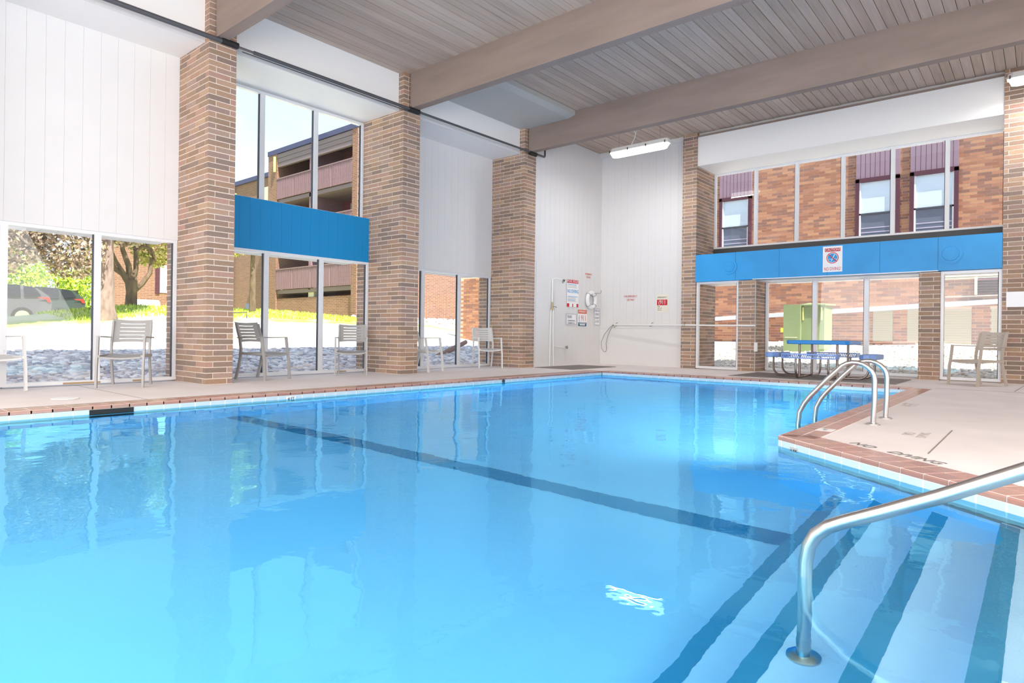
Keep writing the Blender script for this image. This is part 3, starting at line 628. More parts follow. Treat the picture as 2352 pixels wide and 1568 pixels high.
# ---- skimmer, inlet and depth tile ----
sk = empty('pool_skimmer', (PX0, 2.30, -.07), label='dark rectangular skimmer mouth in the pool side', cat='skimmer')
MB().box(-.02, .012, -.20, .20, -.055, .035).build('opening', M['black'], sk); MB().box(-.02, .018, -.21, .21, -.065, -.052).build('weir', M['tsteel'], sk)
MB().disc((0, 0, 0), (1, 0, 0), .03, .02, 16).build('inlet_fitting', M['dark'], tag(empty('pool_inlet', (PX0+.004, 8.39, -.055), label='small round return fitting at the far part of the long pool edge', cat='fitting')))
dm = empty('depth_marker', (PX0+.011, 4.30, -.075), label='small dark depth tile in the long pool edge', cat='sign'); MB().box(0, .004, -.07, .07, -.03, .03).build('tile', M['signw'], dm)
text('4 FT', .05, dm, (PX0+.017, 4.30, -.075), (0, 1, 0), (0, 0, 1), M['black'])
cxy = Vector((PXR+.16, diag(PXR+.16))); dd = dl.normalized()
dm = empty('depth_marker', (cxy.x, cxy.y, -.09), label='grey depth tile on the slanted pool edge near the corner', cat='sign')
b = MB(); b.obox(Vector((0, 0, 0))-Vector((nd.x, nd.y, 0))*.008, Vector((dd.x, dd.y, 0))*.045, Vector((nd.x, nd.y, 0))*.003, (0, 0, .03)); b.build('tile', M['paint_faint'], dm)
text('4 FT', .045, dm, (cxy.x-nd.x*.012, cxy.y-nd.y*.012, -.09), (dd.x, dd.y, 0), (0, 0, 1), M['black'])
dk = empty('deck_marking', (-1.2, 4.9, .002), label='worn dark NO DIVING lettering painted along the slanted pool edge', cat='marking')
o1 = cxy+dd*.28+nd*.36; text('NO', .125, dk, (o1.x, o1.y, .002), (dd.x, dd.y, 0), (nd.x, nd.y, 0), M['paint_mark'], sx=1.1)
o1 = cxy+dd*.74+nd*.36; text('DIVING', .125, dk, (o1.x, o1.y, .002), (dd.x, dd.y, 0), (nd.x, nd.y, 0), M['paint_mark'])
dk = empty('deck_marking', (-.6, 5.8, .002), label='faded grey stencil on the deck beside the joint', cat='marking')
text('NO', .12, dk, (-.84, 6.05, .002), (0, 1, 0), (-1, 0, 0), M['paint_faint']); text('DIVING', .10, dk, (-.74, 6.05, .002), (0, 1, 0), (-1, 0, 0), M['paint_faint'])
dk = empty('deck_marking', (-1.15, 8.6, .002), label='faded grey stencil on the deck behind the grab rails', cat='marking')
text('4 FT', .22, dk, (-1.2, 8.7, .002), (0, 1, 0), (-1, 0, 0), M['paint_faint']); 
dt = empty('depth_marker', (-1.40, 5.75, .005), label='small white depth tile set into the terracotta border', cat='sign'); MB().box(-.065, .065, -.075, .075, 0, .002).build('tile', M['signw'], dt); text('4 FT', .05, dt, (-1.4, 5.75, .0075), (0, 1, 0), (-1, 0, 0), M['paint_mark'])
cv = empty('floor_cover', (-8.25, 2.15, .002), label='round white cover in the deck near the skimmer', cat='cover'); MB().tube([(0, 0, 0), (0, 0, .008)], .13, 24).build('lid', M['signw'], cv)

# ---- shower on the side wall ----
sw = empty('wall_shower', (-9.118, 12.25, 0), label='white piped outdoor shower with brass valve on the white wall', cat='shower')
MB().tube([(.03, 0, 2.12), (.03, 0, 1.50)], .016, 10).build('riser', M['pvc'], sw)
MB().tube([(.03, 0, 2.10), (.14, .04, 2.13), (.25, .12, 2.08)], .010, 8).build('shower_arm', M['pvc'], sw)
MB().tube([(.25, .12, 2.09), (.27, .135, 2.055), (.285, .145, 2.03)], [.018, .055, .058], 18).build('shower_head', M['chrome'], sw)
MB().tube([(.035, 0, 1.55), (.035, 0, 1.38)], .02, 10).build('valve_body', M['brass'], sw); MB().tube([(.04, 0, 1.44), (.06, .10, 1.44), (.05, .15, 1.43)], .010, 8).build('valve_handle', M['chrome'], sw)
for s in (-.045, .045): MB().tube([(.035, s, 1.40), (.035, s, 1.36)], .018, 8).build('union', M['brass'], sw); MB().tube([(.03, s, 1.38), (.03, s*(1 if s > 0 else 1.5), .9), (.03, s*1.7, .02)], .012, 8).build('supply_pipe', M['pvc'], sw)
sg = empty('wall_spigot', (-9.118, 12.62, .46), label='chrome foot tap low on the white wall beside the shower', cat='tap')
MB().tube([(.02, -.28, .03), (.02, 0, 0), (.03, .2, -.02)], .008, 8).build('feed_pipe', M['pvc'], sg); MB().tube([(.01, .22, 0), (.05, .24, 0), (.06, .25, 0)], [.02, .04, .035], 14).build('tap_head', M['chrome'], sg)
# ---- signs ----
YX, ZX = (0, 1, 0), (0, 0, 1)
def sign(name, label, y0, y1, z0, z1, border=None, back='signw', x=-9.118):
    r = empty(name, (x, (y0+y1)/2, (z0+z1)/2), label=label, cat='sign')
    MB().box(-.001, .004, -(y1-y0)/2, (y1-y0)/2, -(z1-z0)/2, (z1-z0)/2).build('plate', M[back], r)
    if border:
        w, h = (y1-y0)/2, (z1-z0)/2; t = .010; b = MB(); e = .012
        b.box(.004, .005, -w+e, w-e, h-e-t, h-e).box(.004, .005, -w+e, w-e, -h+e, -h+e+t).box(.004, .005, -w+e, -w+e+t, -h+e, h-e).box(.004, .005, w-e-t, w-e, -h+e, h-e); b.build('border', M[border], r)
    return r
def bar(r, y0, y1, z0, z1, m, x=.0042):
    MB().box(x, x+.0008, y0, y1, z0, z1).build('colour_band', M[m], r)
s = sign('pool_rules_sign', 'tall POOL RULES sign with red bands and blue NO DIVING on the white wall', 12.90, 13.40, 1.47, 2.15)
bar(s, -.25, .25, .255, .34, 'red'); text('POOL RULES', .088, s, (-9.112, 13.15, 2.108), YX, ZX, M['signw']); text('NO DIVING', .13, s, (-9.112, 13.155, 1.86), YX, ZX, M['sblue'], sx=.72)
for i, zz in enumerate([2.03, 1.995, 1.96, 1.73, 1.70, 1.67, 1.64, 1.61]): bar(s, -.22, random.uniform(.1, .22), zz-1.81-.006, zz-1.81+.006, 'paint_faint' if i % 3 else 'sblue')
bar(s, -.25, -.15, -.34, -.255, 'red'); bar(s, -.02, .02, -.34, -.26, 'red'); bar(s, .17, .25, -.34, -.255, 'red')
s = sign('shower_sign', 'white sign reading PLEASE SHOWER BEFORE ENTERING POOL', 12.87, 13.33, 1.01, 1.31, 'slate')
text('PLEASE', .10, s, (-9.112, 13.02, 1.22), YX, ZX, M['slate'], sx=.6); text('SHOWER BEFORE', .05, s, (-9.112, 13.10, 1.12), YX, ZX, M['slate'], sx=.8); text('ENTERING POOL', .05, s, (-9.112, 13.10, 1.06), YX, ZX, M['slate'], sx=.8)
s = sign('emergency_sign', 'white sign with orange header, large orange 911 and teal footer', 13.38, 13.81, .97, 1.43)
bar(s, -.20, .20, .115, .215, 'orange'); text('EMERGENCY', .07, s, (-9.112, 13.595, 1.365), YX, ZX, M['signw'], sx=.8); text('911', .21, s, (-9.112, 13.65, 1.195), YX, ZX, M['orange'], sx=.75); text('(', .2, s, (-9.112, 13.45, 1.20), YX, ZX, M['slate'], sx=.8)
bar(s, -.19, .19, -.21, -.11, 'navyp'); text('POOL ADDRESS', .045, s, (-9.112, 13.595, 1.065), YX, ZX, M['signw']) if 0 else (bar(s, -.15, .15, -.14, -.125, 'signw', .0052), bar(s, -.12, .12, -.185, -.155, 'signw', .0052))
s = sign('rescue_sign', 'narrow white sign reading RESCUE DEVICE IS NOT A TOY near the corner', 14.15, 14.44, 1.02, 1.49, 'slate')
for i, t in enumerate(['RESCUE', 'DEVICE', 'IS NOT', 'A TOY']): text(t, .085, s, (-9.112, 14.295, 1.41-i*.095), YX, ZX, M['slate'], sx=.72)
s = empty('wall_lettering', (-9.118, 13.86, 2.32), label='small red FOR EMERGENCY USE ONLY lettering above the life ring', cat='lettering')
text('FOR EMERGENCY', .065, s, (-9.116, 13.86, 2.35), YX, ZX, M['orange'], sx=.62); text('USE ONLY', .065, s, (-9.116, 13.86, 2.27), YX, ZX, M['orange'], sx=.62)
XX = (1, 0, 0)
s = empty('wall_lettering', (-8.22, 14.478, 1.74), label='small red FOR EMERGENCY USE ONLY lettering on the back wall above the pole', cat='lettering')
text('FOR EMERGENCY', .075, s, (-8.22, 14.476, 1.78), XX, ZX, M['red'], sx=.65); text('USE ONLY', .075, s, (-8.22, 14.476, 1.69), XX, ZX, M['red'], sx=.65)
s = empty('emergency_sign', (-7.325, 14.478, 1.58), label='cream EMERGENCY 911 sign with red panel on the back wall', cat='sign')
MB().box(-.16, .16, -.004, .001, -.225, .225).build('plate', M['signc'], s); MB().box(-.14, .14, -.0055, -.004, -.045, .095).build('red_panel', M['red'], s)
text('EMERGENCY', .055, s, (-7.325, 14.473, 1.73), XX, ZX, M['black'], sx=.8); text('(911', .15, s, (-7.325, 14.471, 1.605), XX, ZX, M['signw'], sx=.75)
for i, t in enumerate(['FIRE', 'RESCUE', 'POLICE']): text(t, .034, s, (-7.45, 14.473, 1.505-i*.045), XX, ZX, M['black'], align='LEFT')
s = empty('caution_sign', (-3.372, 14.219, 2.40), label='white CAUTION NO DIVING sign with crossed out diver on the blue band', cat='sign')
MB().box(-.185, .185, -.006, .0, -.265, .265).build('plate', M['signw'], s); MB().box(-.145, .145, -.0075, -.006, .155, .225).build('red_panel', M['red'], s)
text('CAUTION!', .068, s, (-3.372, 14.210, 2.59), XX, ZX, M['signw'], sx=.85); text('NO DIVING!', .10, s, (-3.372, 14.212, 2.195), XX, ZX, M['red'], sx=.58)
MB().disc((0, -.006, .025), (0, -1, 0), .115, .002, 32).build('red_ring', M['red'], s); MB().disc((0, -.0081, .025), (0, -1, 0), .100, .001, 32).build('ring_inset', M['signw'], s); MB().disc((0, -.0092, .025), (0, -1, 0), .09, .001, 32).build('blue_disc', M['sblue'], s)
b = MB(); b.obox((.02, -.0107, .05), (.022, 0, .045), (.006, 0, -.003), (0, .0006, 0)); b.obox((-.01, -.0107, -.015), (.008, 0, .03), (.006, 0, 0), (0, .0006, 0))
for i in range(6): b.obox((-.065+i*.026, -.0107, .0+.004*(-1)**i), (.014, 0, .004*(-1)**i), (0, 0, .003), (0, .0006, 0))
b.build('diver', M['signw'], s); MB().obox((0, -.0122, .025), (.072, 0, -.072), (.006, 0, .006), (0, .0007, 0)).build('red_bar', M['red'], s)
# ---- life ring and hook ----
b = MB(); R1, r1, ns_, nm_ = .19, .052, 28, 10
vs = [(r1*math.sin(v_)*.9, (R1+r1*math.cos(v_))*math.cos(u_), (R1+r1*math.cos(v_))*math.sin(u_)) for u_ in np.linspace(0, 2*math.pi, ns_, endpoint=False) for v_ in np.linspace(0, 2*math.pi, nm_, endpoint=False)]
b.add(vs, [(i*nm_+j, i*nm_+(j+1) % nm_, ((i+1) % ns_)*nm_+(j+1) % nm_, ((i+1) % ns_)*nm_+j) for i in range(ns_) for j in range(nm_)]); b.smooth = True
lr = empty('life_ring', (-9.065, 13.93, 1.68), label='white life ring hanging on the white wall beside the corner', cat='life ring'); b.build('ring', M['white_gloss'], lr)
b = MB()
for a in (45, 135, 225, 315):
    a = math.radians(a); b.tube([(.0+.055*math.sin(t_), (R1+.055*math.cos(t_))*math.cos(a), (R1+.055*math.cos(t_))*math.sin(a)) for t_ in np.linspace(0, 2*math.pi, 10)], .006, 6)
b.build('rope_band', M['cable'], lr)
hk = empty('ring_hook', (-9.115, 14.1, 1.86), label='bent chrome hook on the wall above the life ring', cat='hook'); MB().tube([(0, -.12, 0), (.09, -.10, 0), (.10, .16, .01), (.10, .21, .03), (.10, .21, .10)], .008, 8).build('bar', M['chrome'], hk)
MB().tube([(-.01, -.12, 0), (.005, -.12, 0)], .03, 10).build('plate', M['chrome'], hk)
# ---- rescue pole with rope loop ----
rp = empty('rescue_pole', (-6.65, 14.16, 1.03), label='long white rescue pole hung across the back wall and brick column', cat='pole')
MB().tube([(-1.98, .18, .02), (1.75, -.02, -.01)], .018, 12).build('pole', M['pvc'], rp)
pts = [(-1.98, .18, .02)]
for t_ in np.linspace(0, 1, 16): a = t_*math.pi*2; pts.append((-2.10-.19*math.sin(a*.5)-(.04*math.sin(a)), .20, .02-.69*math.sin(a/2)**1.1*(1) - 0.0))
b = MB(); L1 = [(-1.98, .18, .03), (-2.12, .2, -.07), (-2.28, .2, -.25), (-2.37, .2, -.45), (-2.36, .2, -.6), (-2.30, .2, -.69), (-2.23, .2, -.70), (-2.20, .2, -.63), (-2.22, .2, -.48), (-2.17, .2, -.28), (-2.08, .2, -.1), (-1.98, .18, .02)]
b.tube(L1, .008, 6).build('rope_loop', M['cable'], rp)
for (x, nm) in ((-8.60, 'near the rope loop'), (-7.57, 'under the emergency sign'), (-6.60, 'on the brick column')):
    h_ = empty('pole_hook', (x, 14.47 if x < -6.7 else 14.245, 1.03), label='grey green hook holding the rescue pole '+nm, cat='hook', group='pole hooks')
    dy = -.13 if x < -6.7 else -.10
    MB().tube([(0, .01, .07), (0, dy*.5, .06), (0, dy*.5, -.02), (0, dy-.03, -.06 if x < -8 else -.03), (0, dy-.05, .02)], .007, 6).build('hook', M['green'], h_)
# ---- small things on the back columns ----
cb = empty('junction_box', (-4.935, 14.22, .55), label='small grey outlet box with conduit on the brick pier by the table', cat='box')
MB().box(-.01, .05, -.03, .03, -.10, .10).build('box', M['lampbody'], cb); MB().tube([(.0, 0, .1), (.0, 0, 1.45)], .011, 8).build('conduit', M['greybox'], cb); MB().tube([(.0, 0, -.1), (.0, 0, -.54)], .011, 8).build('conduit', M['greybox'], cb)
nt = empty('notice_sheet', (-.30, 14.244, 1.50), label='silvery plastic covered notice on the end brick column', cat='notice')
b = MB(); vs = [(x, -.004-.006*math.sin(i*1.9+k*1.3), z) for k, z in enumerate(np.linspace(-.14, .13, 5)) for i, x in enumerate(np.linspace(-.24, .2, 8))]
b.add(vs, [(k*8+i, k*8+i+1, (k+1)*8+i+1, (k+1)*8+i) for k in range(4) for i in range(7)]); b.smooth = True; b.build('sheet', M['alum'], nt)

# ================= outdoors =================
# ground on the left: level gravel strip rising to a lawn bank
def gz(x, y):
    d = -10.45-x
    if d < 0: return 0
    if d < 4.2: return -.04+.38*(d/4.2)
    if d < 6.0: return .34+.06*(d-4.2)
    top = .98+.57*min(1, max(0, (y-3.8)/4.2)); top -= max(0, (y-13.5))*.05
    if d < 13: return .45+(top-.45)*((d-6)/7)**.9
    return top - .02*(d-13)
def grid_surface(name, xs, ys, f, m, z=0.0):
    b = MB(); nx, ny = len(xs), len(ys); b.add([(x, y, f(x, y)+z) for y in ys for x in xs], [(j*nx+i, j*nx+i+1, (j+1)*nx+i+1, (j+1)*nx+i) for j in range(ny-1) for i in range(nx-1)]); b.smooth = True; return b.build(name, m)
ys = list(np.linspace(-8, 45, 54))
o = grid_surface('ground_gravel', [-14.7, -12.5, -10.45], ys, gz, M['soil']); tag(o, kind='structure')
o = grid_surface('ground_walk', [-16.6, -15.6, -14.7], ys, gz, M['walk']); tag(o, kind='structure')
m = bpy.data.materials.new('lawn_mix'); m.use_nodes = True; nn_ = m.node_tree.nodes; ll = m.node_tree.links; bs = nn_['Principled BSDF']; bs.inputs['Roughness'].default_value = .95
g = nn_.new('ShaderNodeNewGeometry'); t = nn_.new('ShaderNodeTexNoise'); t.inputs['Scale'].default_value = .55; t.inputs['Detail'].default_value = 8; ll.new(g.outputs['Position'], t.inputs[0])
r_ = nn_.new('ShaderNodeValToRGB'); ll.new(t.outputs[0], r_.inputs[0]); r_.color_ramp.elements[0].position = .40; r_.color_ramp.elements[0].color = lin('#a9bf4e'); r_.color_ramp.elements[1].position = .58; r_.color_ramp.elements[1].color = lin('#d9d7ae'); ll.new(r_.outputs[0], bs.inputs['Base Color'])
M['lawnmix'] = m
o = grid_surface('ground_dry_lawn', [-20.2, -19, -17.8, -16.6], ys, gz, M['straw']); tag(o, kind='structure')
o = grid_surface('ground_lawn', [-60, -50, -40, -34, -30, -27, -25, -23.45, -21.6, -20.2], ys, gz, M['lawnmix']); tag(o, kind='structure')
# grass blades on the crest
b = MB(); cnt = 0
for k in range(9000):
    x = -random.uniform(21, 25); y = random.uniform(5.6, 19); z = gz(x, y); h_ = random.uniform(.04, .13); w = .02; a = random.uniform(0, 3.14)
    b.add([(x-w*math.cos(a), y-w*math.sin(a), z), (x+w*math.cos(a), y+w*math.sin(a), z), (x+random.uniform(-.03, .03), y+random.uniform(-.03, .03), z+h_)], [(0, 1, 2)])
tag(b.build('grass', M['leaf_green']), 'short bright grass along the crest of the bank outside', 'grass', kind='stuff')
# river rocks
def rocks(name, n_, xr, yr, zf_, s0, s1, mt, label):
    b = MB(); ico = []
    ph = (1+5**.5)/2
    V0 = np.array([(-1, ph, 0), (1, ph, 0), (-1, -ph, 0), (1, -ph, 0), (0, -1, ph), (0, 1, ph), (0, -1, -ph), (0, 1, -ph), (ph, 0, -1), (ph, 0, 1), (-ph, 0, -1), (-ph, 0, 1)])/1.9
    F0 = np.array([(0, 11, 5), (0, 5, 1), (0, 1, 7), (0, 7, 10), (0, 10, 11), (1, 5, 9), (5, 11, 4), (11, 10, 2), (10, 7, 6), (7, 1, 8), (3, 9, 4), (3, 4, 2), (3, 2, 6), (3, 6, 8), (3, 8, 9), (4, 9, 5), (2, 4, 11), (6, 2, 10), (8, 6, 7), (9, 8, 1)])
    x = rng.uniform(*xr, n_); y = rng.uniform(*yr, n_); z = np.array([zf_(a, c) for a, c in zip(x, y)])
    s = rng.uniform(s0, s1, (n_, 1)); sc = np.concatenate([s*rng.uniform(.8, 1.3, (n_, 1)), s*rng.uniform(.6, 1.1, (n_, 1)), s*rng.uniform(.35, .6, (n_, 1))], 1)
    a = rng.uniform(0, 6.28, n_); V = V0[None]*sc[:, None, :]*rng.uniform(.8, 1.2, (n_, 12, 1)); ca, sa = np.cos(a)[:, None], np.sin(a)[:, None]
    X = V[:, :, 0]*ca-V[:, :, 1]*sa+x[:, None]; Y = V[:, :, 0]*sa+V[:, :, 1]*ca+y[:, None]; Z = V[:, :, 2]+z[:, None]+rng.uniform(0, .03, (n_, 1))
    me = bpy.data.meshes.new(name); vv = np.stack([X, Y, Z], -1).reshape(-1, 3); ff = (F0[None]+12*np.arange(n_)[:, None, None]).reshape(-1, 3)
    me.vertices.add(len(vv)); me.vertices.foreach_set('co', vv.ravel()); me.loops.add(len(ff)*3); me.loops.foreach_set('vertex_index', ff.ravel().astype(np.int32))
    me.polygons.add(len(ff)); me.polygons.foreach_set('loop_start', np.arange(0, len(ff)*3, 3, dtype=np.int32)); me.materials.append(M[mt]); me.update(calc_edges=True)
    o = bpy.data.objects.new(name, me); C.objects.link(o); tag(o, label, 'gravel', kind='stuff'); return o
rocks('river_rocks', 15000, (-14.8, -10.55), (.2, 17), gz, .05, .10, 'rock', 'grey and pink river rocks covering the strip outside the windows')
gy = lambda x, y: max(0, (y-15.4))/5.5*.60
o = grid_surface('ground_courtyard', [-11, -8, -4, 0, 8], [15.0, 15.42, 18, 20.95, 21.2], gy, M['walk']); tag(o, kind='structure')
rocks('river_rocks', 9000, (-7.5, 3.5), (15.5, 20.85), gy, .025, .055, 'rockw', 'bright pale gravel filling the courtyard behind the back windows')
rocks('river_rocks', 1500, (-7.5, 2.0), (20.2, 20.88), gy, .05, .09, 'rock', 'grey rocks lying along the foot of the courtyard wall')
# outer eaves over the ground windows
for (a, c) in [(.885, 4.045), (4.44, 7.6), (8.0, 11.15)]:
    ev = empty('trim_eave', kind='structure')
    MB().box(-10.92, -10.42, a, c, 2.16, 2.34).build('backing', M['soffit'], ev)
    k = 16
    for i in range(k):
        y0 = a+i*(c-a)/k; piece('plank', -10.92, -10.42, y0+.004, y0+(c-a)/k-.004, 2.135, 2.16, M['soffit'], ev)
ev = empty('trim_eave', kind='structure'); MB().box(-5.0, -.6, 14.98, 16.0, 2.10, 2.3).build('backing', M['soffit'], ev)
for i in range(22): x0 = -5.0+i*.2; piece('plank', x0+.003, x0+.197, 14.98, 16.0, 2.075, 2.10, M['soffit'], ev)
MB().box(-6.3, -5.3, 14.5, 15.3, 2.02, 2.05).build('plank', M['soffit'], ev)
rf_ = MB().box(-11.0, 4.3, -4.3, 15.6, 5.68, 6.0).build('roof', M['cap']); tag(rf_, kind='structure')
# timbers and pipe on the rocks beyond the third bay
for (p_, q_, r, mt, lab) in [((-11.6, 9.6, .12), (-12.1, 11.0, .05), .05, 'log', 'weathered timber lying on the rocks outside the third bay, sloping down'), ((-12.3, 11.35, .1), (-13.6, 13.9, .5), .07, 'log', 'thick weathered timber propped on the rocks by the white armchair')]:
    t_ = empty('timber', p_, label=lab, cat='timber'); MB().tube([(0, 0, 0), Vector(q_)-Vector(p_)], r, 7).build('log', M[mt], t_)
t_ = empty('downspout', (-12.25, 11.3, .1), label='grey metal downspout end on the rocks outside the third bay', cat='pipe'); MB().tube([(0, 0, .32), (0, -.02, .1), (.05, -.12, 0)], .06, 10).build('elbow', M['flash'], t_)

# ---- courtyard building (behind the back windows) ----
cbd = empty('courtyard_building', (-3, 21, 0), label='two storey brown brick building across the gravel courtyard', cat='building')
YW = 20.9
def P3(x): return x+3
MB().box(P3(-9.6), P3(3.5), -.03, .3, .2, 7.2).build('wall_core', M['mortar_red'], cbd)
wins = [(-8.50, -7.42, 3.70, 6.9), (-4.35, -3.22, 3.70, 6.9), (-2.97, -1.84, 3.70, 6.9)]; sid = [(-3.86, -3.36, .3, 1.62), (-3.0, -1.52, .3, 1.62), (-1.10, 1.6, .3, 1.62), (-2.25, 1.6, 2.42, 2.9)]; lou = [(-1.42, -.3, 2.0, 2.42)]
def hole(x, z): return False
stf = MB(); cnt = 0; rows = []
for r in range(int(6.6/CR)):
    z0 = .45+r*CR
    if 2.55 < z0 < 3.6: continue
    blk = sorted((a, c) for a, c, e_, f_ in wins+sid+lou if e_-.06 < z0 < f_-.02); cur = -9.0; free = []
    for a, c in blk: free.append((cur, a)); cur = c
    free.append((cur, .6)); off = -9.3+(r % 2)*.157
    for a, c in free:
        x = off
        while x < c:
            p0, p1 = max(x, a), min(x+BL, c)
            if p1-p0 > .03: rows.append((p0, p1, z0))
            x += .3148
rows.sort(key=lambda t: -t[0]-(0 if t[2] < 2.2 else 2))
for (x, x1, z0) in rows:
    if cnt < 300: piece('brick', P3(x), P3(x1), -.036, .0, z0, z0+CR-.012, M['brick_red'], cbd); cnt += 1
    else: stf.box(P3(x), P3(x1), -.036, .0, z0, z0+CR-.012)
MBs = stf.build('bricks', M['brick_red'], cbd); tag(MBs, kind='stuff')
for a, c, e_, f_ in sid:
    k = int((f_-e_)/.065)
    for i in range(k): MB().add([(P3(a), -.085, e_+i*.065), (P3(c), -.085, e_+i*.065), (P3(c), -.03, e_+i*.065+.062), (P3(a), -.03, e_+i*.065+.062), (P3(a), .0, e_+i*.065), (P3(c), 0, e_+i*.065)], [(0, 1, 2, 3), (4, 5, 1, 0)]).build('siding_slat', M['siding'], cbd)
MB().add([(P3(-8.6), -.26, 1.30), (P3(3.3), -.26, 1.95), (P3(3.3), -.26, 2.06), (P3(-8.6), -.26, 1.40), (P3(-8.6), .0, 1.30), (P3(3.3), 0, 1.95), (P3(3.3), 0, 2.10), (P3(-8.6), .0, 1.44)], [(0, 1, 2, 3), (3, 2, 6, 7), (4, 5, 1, 0)]).build('flashing', M['flash'], cbd)
for i in range(6): MB().add([(P3(-1.40), -.15, 2.0+i*.07), (P3(-.3), -.15, 2.0+i*.07), (P3(-.3), -.09, 2.05+i*.07), (P3(-1.40), -.09, 2.05+i*.07)], [(0, 1, 2, 3)]).build('louver', M['plum'], cbd)
MB().box(P3(-1.46), P3(-1.40), -.16, -.08, 1.97, 2.45).build('louver_frame', M['siding'], cbd); MB().box(P3(-1.40), P3(-.3), -.095, -.085, 1.98, 2.42).build('louver_shade', M['black'], cbd)  # black plate stands in for the shade behind the louver slats
for k, (a, c, e_, f_) in enumerate(wins):
    wz = 5.36-(.04 if k == 0 else 0); f = MB().box(P3(a), P3(a)+.10, -.14, -.02, e_, wz+.1).box(P3(c)-.10, P3(c), -.14, -.02, e_, wz+.1).box(P3(a), P3(c), -.14, -.02, wz, wz+.12).build('window_frame', M['plum'], cbd)
    MB().box(P3(a)+.10, P3(c)-.10, -.06, -.05, 4.42, wz).build('upper_sash', M['glassl'], cbd); MB().box(P3(a)+.10, P3(c)-.10, -.06, -.05, e_, 4.42).build('lower_sash', M['glassd'], cbd)  # upper panes pale: a white reflection put into the glazing colour
    MB().box(P3(a)+.08, P3(c)-.08, -.10, -.04, 4.40, 4.45).build('meeting_rail', M['gasket'], cbd); MB().box(P3(a)+.10, P3(a)+.14, -.10, -.04, e_, wz).box(P3(c)-.14, P3(c)-.10, -.10, -.04, e_, wz).build('sash_rail', M['alum'], cbd)
    for i in range(5): MB().box(P3(a)+.15, P3(c)-.15, -.068, -.061, 4.0-i*.13, 4.03-i*.13).build('blind_slat', M['blind'], cbd)
    nb = 9; w_ = (c-a)/nb
    for i in range(nb): piece('siding_board', P3(a)+i*w_+.006, P3(a)+(i+1)*w_-.006, -.10, -.04, wz+.12, 6.9, M['purple'], cbd)
MB().tube([(P3(-2.2), -.12, 1.93), (P3(-1.9), -.14, 1.93), (P3(-.4), -.14, 1.95)], .012, 6).build('pipe', M['siding'], cbd)
for x in (-2.55, -2.38): MB().box(P3(x), P3(x)+.07, -.14, -.1, 1.99, 2.07).build('vent_cap', M['signw'], cbd)
ub = empty('utility_cabinet', (-5.05, 18.75, .36), label='pale green metal utility cabinet standing on the courtyard gravel', cat='cabinet')
MB().box(-.62, -.17, -.14, .8, -.1, 1.33).build('door_box', M['green'], ub); MB().box(-.17, .42, -.02, .8, -.1, 1.30).build('body', M['green'], ub)
MB().add([(-.19, -.08, 1.30), (.46, -.08, 1.30), (.50, .85, 1.33), (-.19, .85, 1.38), (-.19, -.08, 1.33), (.46, -.08, 1.33), (.50, .85, 1.37), (-.19, .85, 1.42)], [(0, 3, 2, 1), (4, 5, 6, 7), (0, 1, 5, 4), (1, 2, 6, 5), (2, 3, 7, 6), (3, 0, 4, 7)]).build('lid', M['green'], ub)
MB().box(-.14, -.11, -.05, -.02, .9, 1.25).box(.34, .37, -.05, -.02, .9, 1.25).build('hinge', M['leaf_olive'], ub); MB().box(-.70, -.62, -.12, -.1, .55, .68).build('tag', mat('yellow_tag', '#e6e95a', .5), ub)
MB().box(-.58, -.25, -.155, -.14, .40, .42).build('handle', M['siding'], ub)
rb = MB().tube([(-4.2, 20.3, .62), (-2.7, 20.2, .66)], .05, 7).build('timber', M['log']); tag(rb, 'brown timber edging on the courtyard rocks', 'timber')
# garden wall returning beyond the third bay
# ---- apartment block with balconies (left, beyond the bank) ----
ap = empty('apartment_building', (-31, 18, 1), label='brown brick apartment block with dusky ribbed balcony fronts', cat='building')
OX, OY, OZ = -31, 18, 1
def ab(x0, x1, y0, y1, z0, z1, nm, mt, par=None): return MB().box(x0-OX, x1-OX, y0-OY, y1-OY, z0-OZ, z1-OZ).build(nm, M[mt], par or ap)
XE = -24.45; X1, X0_ = -24.85, -31.6; YF = 17.8
ab(X0_-.9, X0_, YF-.1, YF+3, 0, 10.3, 'corner_pier', 'brickfar2'); ab(X1, XE, YF-.1, 34, 0, 10.3, 'end_wall', 'brickfar')
ab(X0_, X1, YF+1.9, YF+2.2, 0, 10.3, 'rear_wall', 'maroon'); ab(X0_, X1, YF, YF+2, 0.5, 2.5, 'basement_wall', 'brickfar')
ab(X0_-.9, XE, YF-.15, YF+6, 10.25, 10.5, 'roof', 'cap'); 
for i in range(3): ab(X0_, X1, YF-.05-.02*i, YF+.1, 9.55+i*.23, 9.55+i*.23+.215, 'fascia_board', 'fasc')
ab(-28.6, -28.4, YF, YF+2, 2.9, 10.2, 'party_wall', 'mauve')
